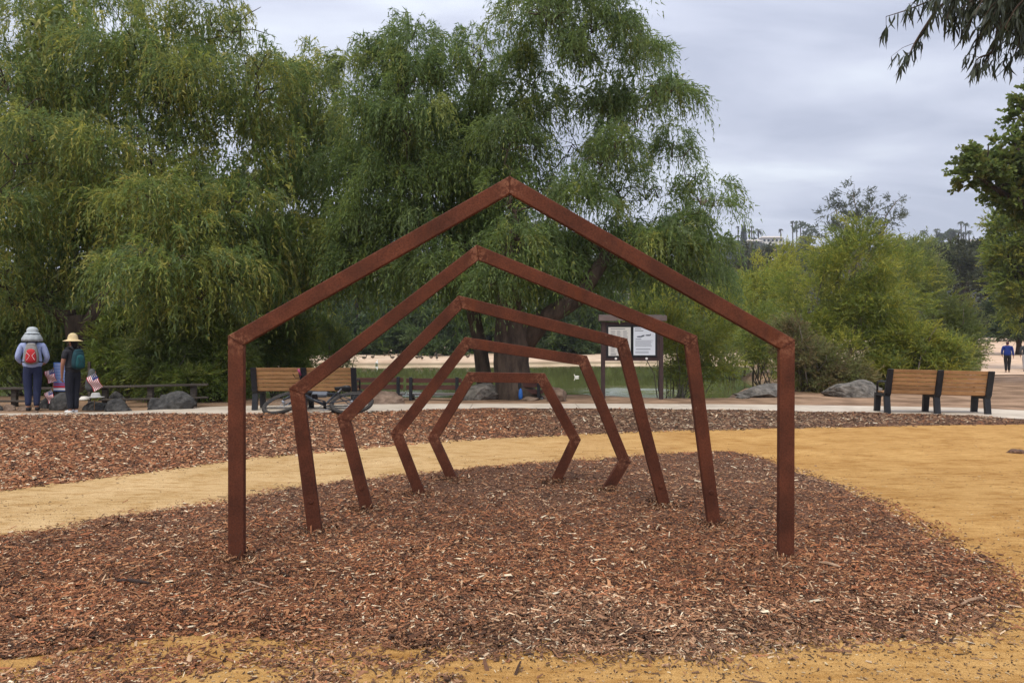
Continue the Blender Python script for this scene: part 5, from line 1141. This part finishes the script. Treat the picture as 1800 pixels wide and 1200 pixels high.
    if hat == 'sun':   # round grey crown with wide neck flap
        MB().lathe([(0, 1.775*k), (.05*k, 1.768*k), (.085*k, 1.748*k), (.106*k, 1.71*k), (.104*k, 1.66*k)], 20).build('hat_crown', c['hat'], root, smooth=True)
        MB().lathe([(.101*k, 1.665*k), (.12*k, 1.65*k), (.142*k, 1.635*k), (.145*k, 1.63*k), (.12*k, 1.642*k), (.099*k, 1.648*k)], 24, sy=1.05).build('hat_brim', c['hat'], root, smooth=True)
        n = 15; v = []; 
        for j, (rr, zz) in enumerate(((.108, 1.655), (.145, 1.60), (.185, 1.52), (.175, 1.47))):
            for i in range(n):
                a_ = PI+PI*i/(n-1); q = rr+.006*sin(i*2.1)*j; v.append((cos(a_)*q*k*1.0, sin(a_)*q*k*.95, zz*k))
        m_ = MB().add(v, [(j*n+i, j*n+i+1, (j+1)*n+i+1, (j+1)*n+i) for j in range(3) for i in range(n-1)]); o = m_.build('neck_flap', c['hat'], root, smooth=True); so_ = o.modifiers.new('s', 'SOLIDIFY'); so_.thickness = .006
    if hat == 'straw':
        MB().lathe([(0, 1.79*k), (.04*k, 1.785*k), (.08*k, 1.755*k), (.100*k, 1.70*k), (.105*k, 1.65*k), (.14*k, 1.635*k), (.195*k, 1.615*k), (.20*k, 1.61*k), (.195*k, 1.606*k), (.14*k, 1.626*k), (.10*k, 1.64*k)], 24).build('hat', c['hat'], root, smooth=True)
    if pack:
        pm, pm2, px_, py_ = pack['main'], pack['trim'], pack.get('x', 0), -.19
        def blob(n_, cx_, cy, cz, a_, b_, c_, m__):
            bm = bmesh.new(); bmesh.ops.create_cube(bm, size=2)
            bmesh.ops.subdivide_edges(bm, edges=bm.edges, cuts=3, use_grid_fill=True)
            for v in bm.verts:
                d = v.co.normalized(); v.co = v.co.lerp(d*1.15, .62); v.co.x *= a_*k*(1-.18*v.co.z); v.co.y *= b_*k; v.co.z *= c_*k
            me = bpy.data.meshes.new(n_); bm.to_mesh(me); bm.free(); o = link(n_, me, m__, bp, smooth=True); o.location = (cx_*k, cy*k, cz*k); return o
        bp = empty('backpack', (x, Y, z), rz, pack['label'], 'backpack')
        blob('pack_bag', px_, -.20, 1.20, .125, .075, .20, pm2); blob('front_pocket', px_, -.265, 1.165, .09, .045, .14, pm); blob('top_lid', px_, -.20, 1.385, .085, .06, .045, pm2)
        for s in (-1, 1):
            MB().tube([S_((px_+s*.06, -.16, 1.40)), S_((s*.10, -.10, 1.475)), S_((s*.12, .06, 1.45)), S_((s*.12, .12, 1.30)), S_((s*.14, .06, 1.08)), S_((px_+s*.10, -.14, 1.04))], [.02*k]*6, 6).build('shoulder_strap', c.get('strap', BLACKM), bp, smooth=True)
            MB().tube([S_((px_+s*.075, -.31, 1.24)), S_((px_+s*.02, -.315, 1.17)), S_((px_+s*.07, -.305, 1.08))], [.004*k]*3, 5).build('cord', pack['cord'], bp)
        MB().tube([S_((px_-.1, -.14, 1.04)), S_((-.17*W_, 0, 1.03)), S_((0, .15, 1.02)), S_((.17*W_, 0, 1.03)), S_((px_+.1, -.14, 1.04))], [.016*k]*5, 6).build('waist_strap', c.get('strap', BLACKM), bp, smooth=True)
    return root
mat_eye = mat('eye', (.02, .015, .012), .3); mat_lip = mat('lip', (.25, .09, .07), .6)
SK = mat('skin', (.36, .19, .12), .6); SK2 = mat('skin_tan', (.30, .14, .085), .6)
def cloth(n, c, c2=None): return mat(n, c, .9, c2 or tuple(q*1.25 for q in c), 9, .35, 25)
x, Y, _ = gp(57, 722); x2 = x
person('hiker in a pale blue shirt, grey sun hat and navy trousers seen from behind', x, Y, 0, R(27), 1.70,
    dict(skin=SK, shirt=cloth('pale_blue_shirt', (.30, .36, .58), (.37, .43, .66)), trousers=cloth('navy_trousers', (.018, .024, .06)), shoe=cloth('dark_shoe', (.03, .028, .03)), hat=cloth('grey_hat', (.36, .40, .42), (.44, .48, .5)), hair=cloth('brown_hair', (.05, .03, .02)), hairlen=3),
    [[(-.27, .0, 1.12), (-.20, .16, .99), (-.16, .22, .98)], [(.27, .0, 1.12), (.20, .16, .99), (.16, .22, .98)]], legs=.075, hat='sun', wide=1.12,
    pack=dict(main=cloth('red_nylon', (.42, .03, .035)), trim=cloth('grey_nylon', (.22, .21, .20)), cord=cloth('white_cord', (.7, .7, .7)), label='red and grey backpack worn by the hiker in the pale blue shirt'))
x, Y, _ = gp(128, 727)
person('shorter hiker in a black tee shirt and straw hat facing the memorial', x, Y, 0, R(62), 1.555,
    dict(skin=SK2, shirt=cloth('black_tee', (.022, .022, .026)), sleeve=.65, trousers=cloth('black_trousers', (.012, .013, .02)), shoe=cloth('white_shoe', (.62, .6, .58)), hat=mat('straw', (.55, .42, .22), .9, (.66, .53, .31), 14, .5, 60), hair=cloth('dark_hair', (.015, .012, .012)), hairlen=4),
    [[(-.23, .0, 1.10), (-.21, .05, .85), (-.20, .07, .77)], [(.22, .03, 1.10), (.18, .16, .95), (.14, .22, .93)]], legs=.06, hat='straw', wide=1.0,
    pack=dict(main=cloth('teal_nylon', (.012, .07, .075)), trim=cloth('dark_teal', (.01, .04, .05)), cord=cloth('black_cord', (.03, .03, .03)), label='dark teal backpack worn by the hiker in the straw hat', x=.0))
Yp = 38.0; xp = (1771-900)*Yp/F; zp = float(ground_z(xp, Yp))+.03
person('distant walker in a royal blue jacket and black trousers on the tan path', xp, Yp, zp, R(-32), 1.62,
    dict(skin=SK, shirt=cloth('blue_jacket', (.008, .024, .15)), trousers=cloth('black_legging', (.01, .01, .012)), shoe=cloth('tan_shoe', (.2, .15, .12)), hair=cloth('purple_brown_hair', (.05, .02, .03)), hairlen=3),
    [[(-.25, -.02, 1.12), (-.24, .10, .92), (-.22, .14, .86)], [(.24, .0, 1.12), (.27, .02, .88), (.27, .04, .80)]], legs=.07, stride=.12, wide=1.12)
Yp = 39.0; xp = (1803-900)*Yp/F; zp = float(ground_z(xp, Yp))+.03
person('distant walker in a dark jacket half cut off by the right edge', xp, Yp, zp, R(-34), 1.6,
    dict(skin=SK, shirt=cloth('charcoal_jacket', (.04, .045, .05)), trousers=cloth('pale_trousers', (.3, .3, .3)), shoe=cloth('grey_shoe', (.2, .2, .2)), hair=cloth('grey_hair', (.4, .38, .36)), hairlen=3),
    [[(-.24, -.02, 1.12), (-.25, .05, .90), (-.24, .08, .83)], [(.24, .0, 1.12), (.25, .02, .88), (.25, .04, .80)]], legs=.07, stride=-.12)

# ------------------------------------------------------------------ memorial
def flag(px, py, w_, h_, Y, ang, label, stick_top=None, lean=0.0, droop=.5):
    x, _, z = at(px, py, Y); s = Y/F; wv, hv = w_*s, h_*s
    root = empty('small_flag', (x, Y, 0), label=label, cat='flag', group='small american flags at the memorial'); x0 = 0
    MB().tube([(0, 0.01, -.1), (lean*.4, 0.01, z*.6), (lean, 0.01, z+hv*.15)], .006, 6).build('stick', TAN, root)
    red = MB(); wh = MB(); blue = MB(); star = MB()
    def P_(u, v):   # u along stripe, v across
        dz = -u*wv*sin(ang); return (lean+(u*wv*cos(ang))-(v*hv*sin(ang)), -.012+.02*sin(u*7+v*3), z+dz-v*hv*cos(ang))
    n = 8
    for i in range(13):
        m_ = red if i % 2 == 0 else wh
        for j in range(n):
            u0, u1 = j/n, (j+1)/n
            if i < 7 and u0 < .30: m2 = blue
            else: m2 = m_
            v0, v1 = i/13, (i+1)/13; m2.add([P_(u0, v0), P_(u1, v0), P_(u1, v1), P_(u0, v1)], [(0, 3, 2, 1)])
    fr = red.build('red_stripes', FRED, root); 
    for nm, m_, mt in (('white_stripes', wh, FWH), ('blue_field', blue, FBL)): m_.build(nm, mt, root)
    for i in range(4):
        for j in range(3):
            c_ = Vector(P_(0.03+i*.065, .08+j*.17)); d = .012*1.0; star.add([(c_.x+sin(2*PI*q/10)*(d if q % 2 == 0 else d*.45), c_.y-.003, c_.z+cos(2*PI*q/10)*(d if q % 2 == 0 else d*.45)) for q in range(10)], [tuple(range(10))])
    star.build('stars', FWH, root)
FRED = mat('flag_red', (.42, .03, .045), .8); FWH = mat('flag_white', (.72, .70, .68), .8); FBL = mat('flag_blue', (.02, .03, .14), .8)
flag(92, 648, 22, 16, 15.9, R(72), 'small american flag hanging between the first hiker and the poster', lean=.02)
flag(92, 685, 20, 14, 15.8, R(65), 'lowest small american flag beside the first hiker\'s legs', lean=-.02)
flag(165, 655, 28, 18, 15.7, R(60), 'small american flag right of the hiker in the straw hat', lean=.03)
def poster():
    Y = 16.0; x0, _, z1 = at(94, 637, Y); x1, _, z0 = at(124, 687, Y)
    root = empty('memorial_poster', (x0, Y, z0), label='printed poster in blue, purple and red bands between the hikers', cat='poster'); wd, hh = x1-x0, z1-z0
    MB().box((0, 0, 0), (wd, .02, hh)).build('board', mat('poster_blue', (.06, .14, .42), .6, (.10, .22, .52), 3, contrast=(.3, .7)), root)
    t = MB(); t2 = MB(); t3 = MB()
    t2.box((0, -.003, .03*hh), (wd, -.0005, .10*hh)); t3.box((0, -.003, .11*hh), (wd, -.0005, .20*hh)); t3.box((0, -.003, .24*hh), (wd*.7, -.0005, .27*hh))
    for i in range(13):
        z = hh*(.95-i*.052); t.box((wd*.06, -.004, z), (wd*random.uniform(.6, .95), -.0015, z+hh*.016))
    t.build('print', mat('pale_print', (.45, .50, .68), .6), root); t2.build('white_band', FWH, root); t3.build('red_band', mat('band_red', (.45, .04, .07), .6), root)
    for s in (.03, wd-.03): MB().box((s-.015, .021, -.35), (s+.015, .045, hh)).build('stake', FW, root)
poster()
# grey jacket draped on a stump, hats and cards
x, Y, z = at(152, 672, 16.0)
o = skin('draped_jacket', [((x, 16.2, .88), .06), ((x+.02, 16.2, .75), .09), ((x-.02, 16.2, .56), .13), ((x, 16.2, .34), .15)], [(0, 1), (1, 2), (2, 3)], mat('grey_cloth', (.03, .032, .034), .9, (.11, .115, .115), 7, .8, 14), None)
tag(o, 'dark grey cloth draped over a rock behind the straw hat hiker', 'cloth')
o = MB().lathe([(0, .10), (.07, .095), (.09, .05), (.095, .015), (.17, .008), (.17, 0), (.09, 0)], 20).build('white_hat', mat('white_felt', (.62, .58, .52), .9, (.7, .66, .6), 8), smooth=True)
x, _, _ = at(168, 697, 15.6); o.location = (x, 15.6, H-(698-HOR)*15.6/F); tag(o, 'white brimmed hat laid on the flat dark rock', 'hat')
o = MB().lathe([(0, .07), (.06, .065), (.08, .04), (.11, .006), (.11, 0), (.08, 0)], 16).build('small_white_hat', bpy.data.materials['white_felt'], smooth=True)
x, _, _ = at(148, 699, 15.7); o.location = (x, 15.7, H-(702-HOR)*15.7/F); tag(o, 'smaller white cap on the rocks beside the brimmed hat', 'hat')
for px, py, w_, h_, rz_, lab in ((150, 631, 5, 8, 0, 'narrow white card pinned higher on the tree trunk'), (158, 641, 8, 9, .1, 'white card pinned on the tree trunk beside the hiker\'s backpack')):
    x, Y_, z = at(px, py, 18.3); s = 18.3/F; o = MB().box((-w_*s/2, -.004, -h_*s/2), (w_*s/2, .004, h_*s/2)).build('white_card', FWH); o.location = (x, 18.62, z); o.rotation_euler = (0, rz_, 0); tag(o, lab, 'card')
for px, Y_, h0, h1, lab in ((157, 17.6, .0, .98, 'thin stake standing beside the tree trunk'),):
    x = (px-900)*Y_/F; o = MB().box((-.03, -.02, -.1), (.03, .02, h1)).build('wooden_stake', FW); o.location = (x, Y_, 0); tag(o, lab, 'stake')

# ------------------------------------------------------------------ birds
def bird_mesh():
    bm = bmesh.new(); bmesh.ops.create_uvsphere(bm, u_segments=12, v_segments=8, radius=1)
    for v in bm.verts:
        v.co.x *= .22*(1-.15*abs(v.co.z)); v.co.y *= .10; v.co.z *= .10
        if v.co.x < -.1: v.co.z += (-.1-v.co.x)*.5
    me = bpy.data.meshes.new('duck_body'); bm.to_mesh(me); bm.free(); return me
DB = bird_mesh()
def duck_parts(m, hm):
    body = DB.copy(); body.materials.append(m)
    hd = MB().tube([(.15, 0, .03), (.20, 0, .12), (.22, 0, .19), (.25, 0, .215)], [.05, .035, .04, .035], 8).me('head'); hd.materials.append(hm)
    bk = MB().tube([(.27, 0, .205), (.33, 0, .195)], [.018, .012], 6).me('bill'); bk.materials.append(mat('bill', (.45, .25, .05), .5) if 'bill' not in bpy.data.materials else bpy.data.materials['bill'])
    lg = MB().tube([(0, .03, -.17), (0, .03, -.08)], .008, 5).tube([(.02, -.03, -.17), (.02, -.03, -.08)], .008, 5).me('legs'); lg.materials.append(bpy.data.materials['bill'])
    return body, hd, bk, lg
WD = duck_parts(mat('white_feather', (.72, .70, .66), .8), bpy.data.materials['white_feather']); BD = duck_parts(mat('brown_feather', (.07, .05, .035), .8, (.13, .10, .07), 9), mat('dark_head', (.03, .03, .02), .6))
def duck(P, x, Y, z, rz, label, swim=False, sc=1.0, group=None):
    root = empty('duck', (x, Y, z), rz, label, 'duck', group); root.scale = (sc,)*3
    for nm, me in zip(('body', 'head', 'bill', 'legs'), P):
        if nm == 'legs' and swim: continue
        o = bpy.data.objects.new(nm, me); C.objects.link(o); o.parent = root
def water_at(px, py): Y = (H+.30)*F/(py-HOR); return (px-900)*Y/F, Y
x, Y = water_at(1014, 663); duck(WD, x, Y, -.28, 2.8, 'white duck swimming in the middle of the green water', True, .55)
x, Y = water_at(662, 641); duck(WD, x, Y, -.20, PI/2, 'white bird standing at the far waterline beyond the bicycle bench', False, 1.1)
ds = [(640, 634, 'left of the thin pepper tree twigs'), (655, 631, ''), (676, 627, ''), (684, 626, ''), (690, 632, ''), (700, 628, ''), (733, 627, ''), (737, 629, ''), (758, 627, ''), (765, 627, ''), (772, 626, ''), (768, 634, ''), (742, 637, ''), (822, 636, ''), (945, 632, ''), (950, 634, ''), (925, 630, '')]
for i, (px, py, _) in enumerate(ds):
    z = 0.0; Y = 60
    for _k in range(12):
        x = (px-900)*Y/F; z = float(ground_z(x, Y)); Y = min(max((H-z)*F/(py-HOR), 55.5), 74)
    x = (px-900)*Y/F
    lb = ['leftmost brown duck, low on the far sand bank', 'second brown duck from the left on the far sand bank', 'third brown duck from the left, high on the far sand bank', 'fourth brown duck from the left on the far sand bank', 'brown duck just below the fourth one on the far sand bank', 'sixth brown duck from the left on the far sand bank',
          'left one of a close pair of ducks on the sand bank', 'right one of a close pair of ducks on the sand bank', 'leftmost of three ducks in a row on the sand bank', 'middle one of three ducks in a row on the sand bank', 'rightmost of three ducks in a row on the sand bank', 'duck standing lower below the row of three', 'lowest duck near the far waterline left of centre',
          'duck just left of the thin central trunk', 'upper duck right of the thick central trunk', 'lower duck right of the thick central trunk', 'duck close beside the right edge of the thick central trunk'][i]
    duck(BD, x, Y, float(ground_z(x, Y))+.17, random.uniform(0, 6.28), lb, False, 0.95, 'brown ducks on the far sand bank')

# ------------------------------------------------------------------ loose debris
STICK = mat('dry_stick', (.22, .13, .08), .9, (.42, .29, .19), 8, .4, 40)
def stick(px0, py0, px1, py1, r_, label, m=STICK, z=.045):
    a_ = Vector(gp(px0, py0, z)); b_ = Vector(gp(px1, py1, z)); c_ = (a_+b_)/2; pts = [a_-c_, (b_-a_)*-.15+Vector((0, .006, .006)), (b_-a_)*.2+Vector((0, -.006, .006)), b_-c_]
    o = MB().tube(pts, [r_*.6, r_, r_*.9, r_*.5], 7, noise=.15).build('stick', m); o.location = c_; tag(o, label, 'stick')
stick(1520, 962, 1745, 988, .008, 'long thin dark twig crossing from the mulch onto the golden sand', mat('dark_twig', (.06, .04, .03), .9), z=.03)
stick(430, 1022, 476, 1033, .007, 'pale stick near the foot of the left arch post, upper one of two')
stick(415, 1046, 462, 1032, .006, 'pale stick near the foot of the left arch post, lower one of two')
stick(1180, 1033, 1205, 1018, .011, 'thick short broken stick in the middle of the mulch')
stick(1440, 988, 1478, 996, .010, 'brown stick just right of the foot of the right arch post')
stick(560, 1066, 595, 1074, .006, 'pale splinter left of centre in the front mulch')
stick(178, 1070, 212, 1068, .010, 'whitish flat wood piece in the left part of the mulch')
stick(1690, 1062, 1730, 1048, .008, 'brown stick near the right tip of the mulch mound')
stick(205, 1020, 262, 1024, .012, 'dark curled bark strip left of the nearest post', mat('dark_bark', (.04, .025, .02), .9))
rock('small dark clod lying alone on the golden sand right of the arches', 1437, 821, 11, 5, ROCKB, 61, depth=.05)
rock('small heap of bark rubble at the right edge on the sand', 1796, 799, 30, 14, mat('bark_rubble', (.05, .03, .022), .95, (.2, .11, .07), 30, 1, 40), 62, depth=.12)

hz = MB().box((-900, -60, -3.0), (1100, 960, 130)).build('haze', None)
hz['kind'] = 'stuff'
hm = bpy.data.materials.new('haze'); hm.use_nodes = True; ht = hm.node_tree; ht.nodes.clear()
ho = ht.nodes.new('ShaderNodeOutputMaterial'); hp = ht.nodes.new('ShaderNodeVolumePrincipled')
hp.inputs['Color'].default_value = (0.86, 0.9, 1, 1); hp.inputs['Density'].default_value = 0.0003; ht.links.new(hp.outputs[0], ho.inputs['Volume'])
hz.data.materials.append(hm)
print('TRIS', sum(sum(len(p.vertices)-2 for p in o.data.polygons) if len(o.data.polygons) < 5000 else len(o.data.loops)-2*len(o.data.polygons) for o in S.objects if o.type == 'MESH'))
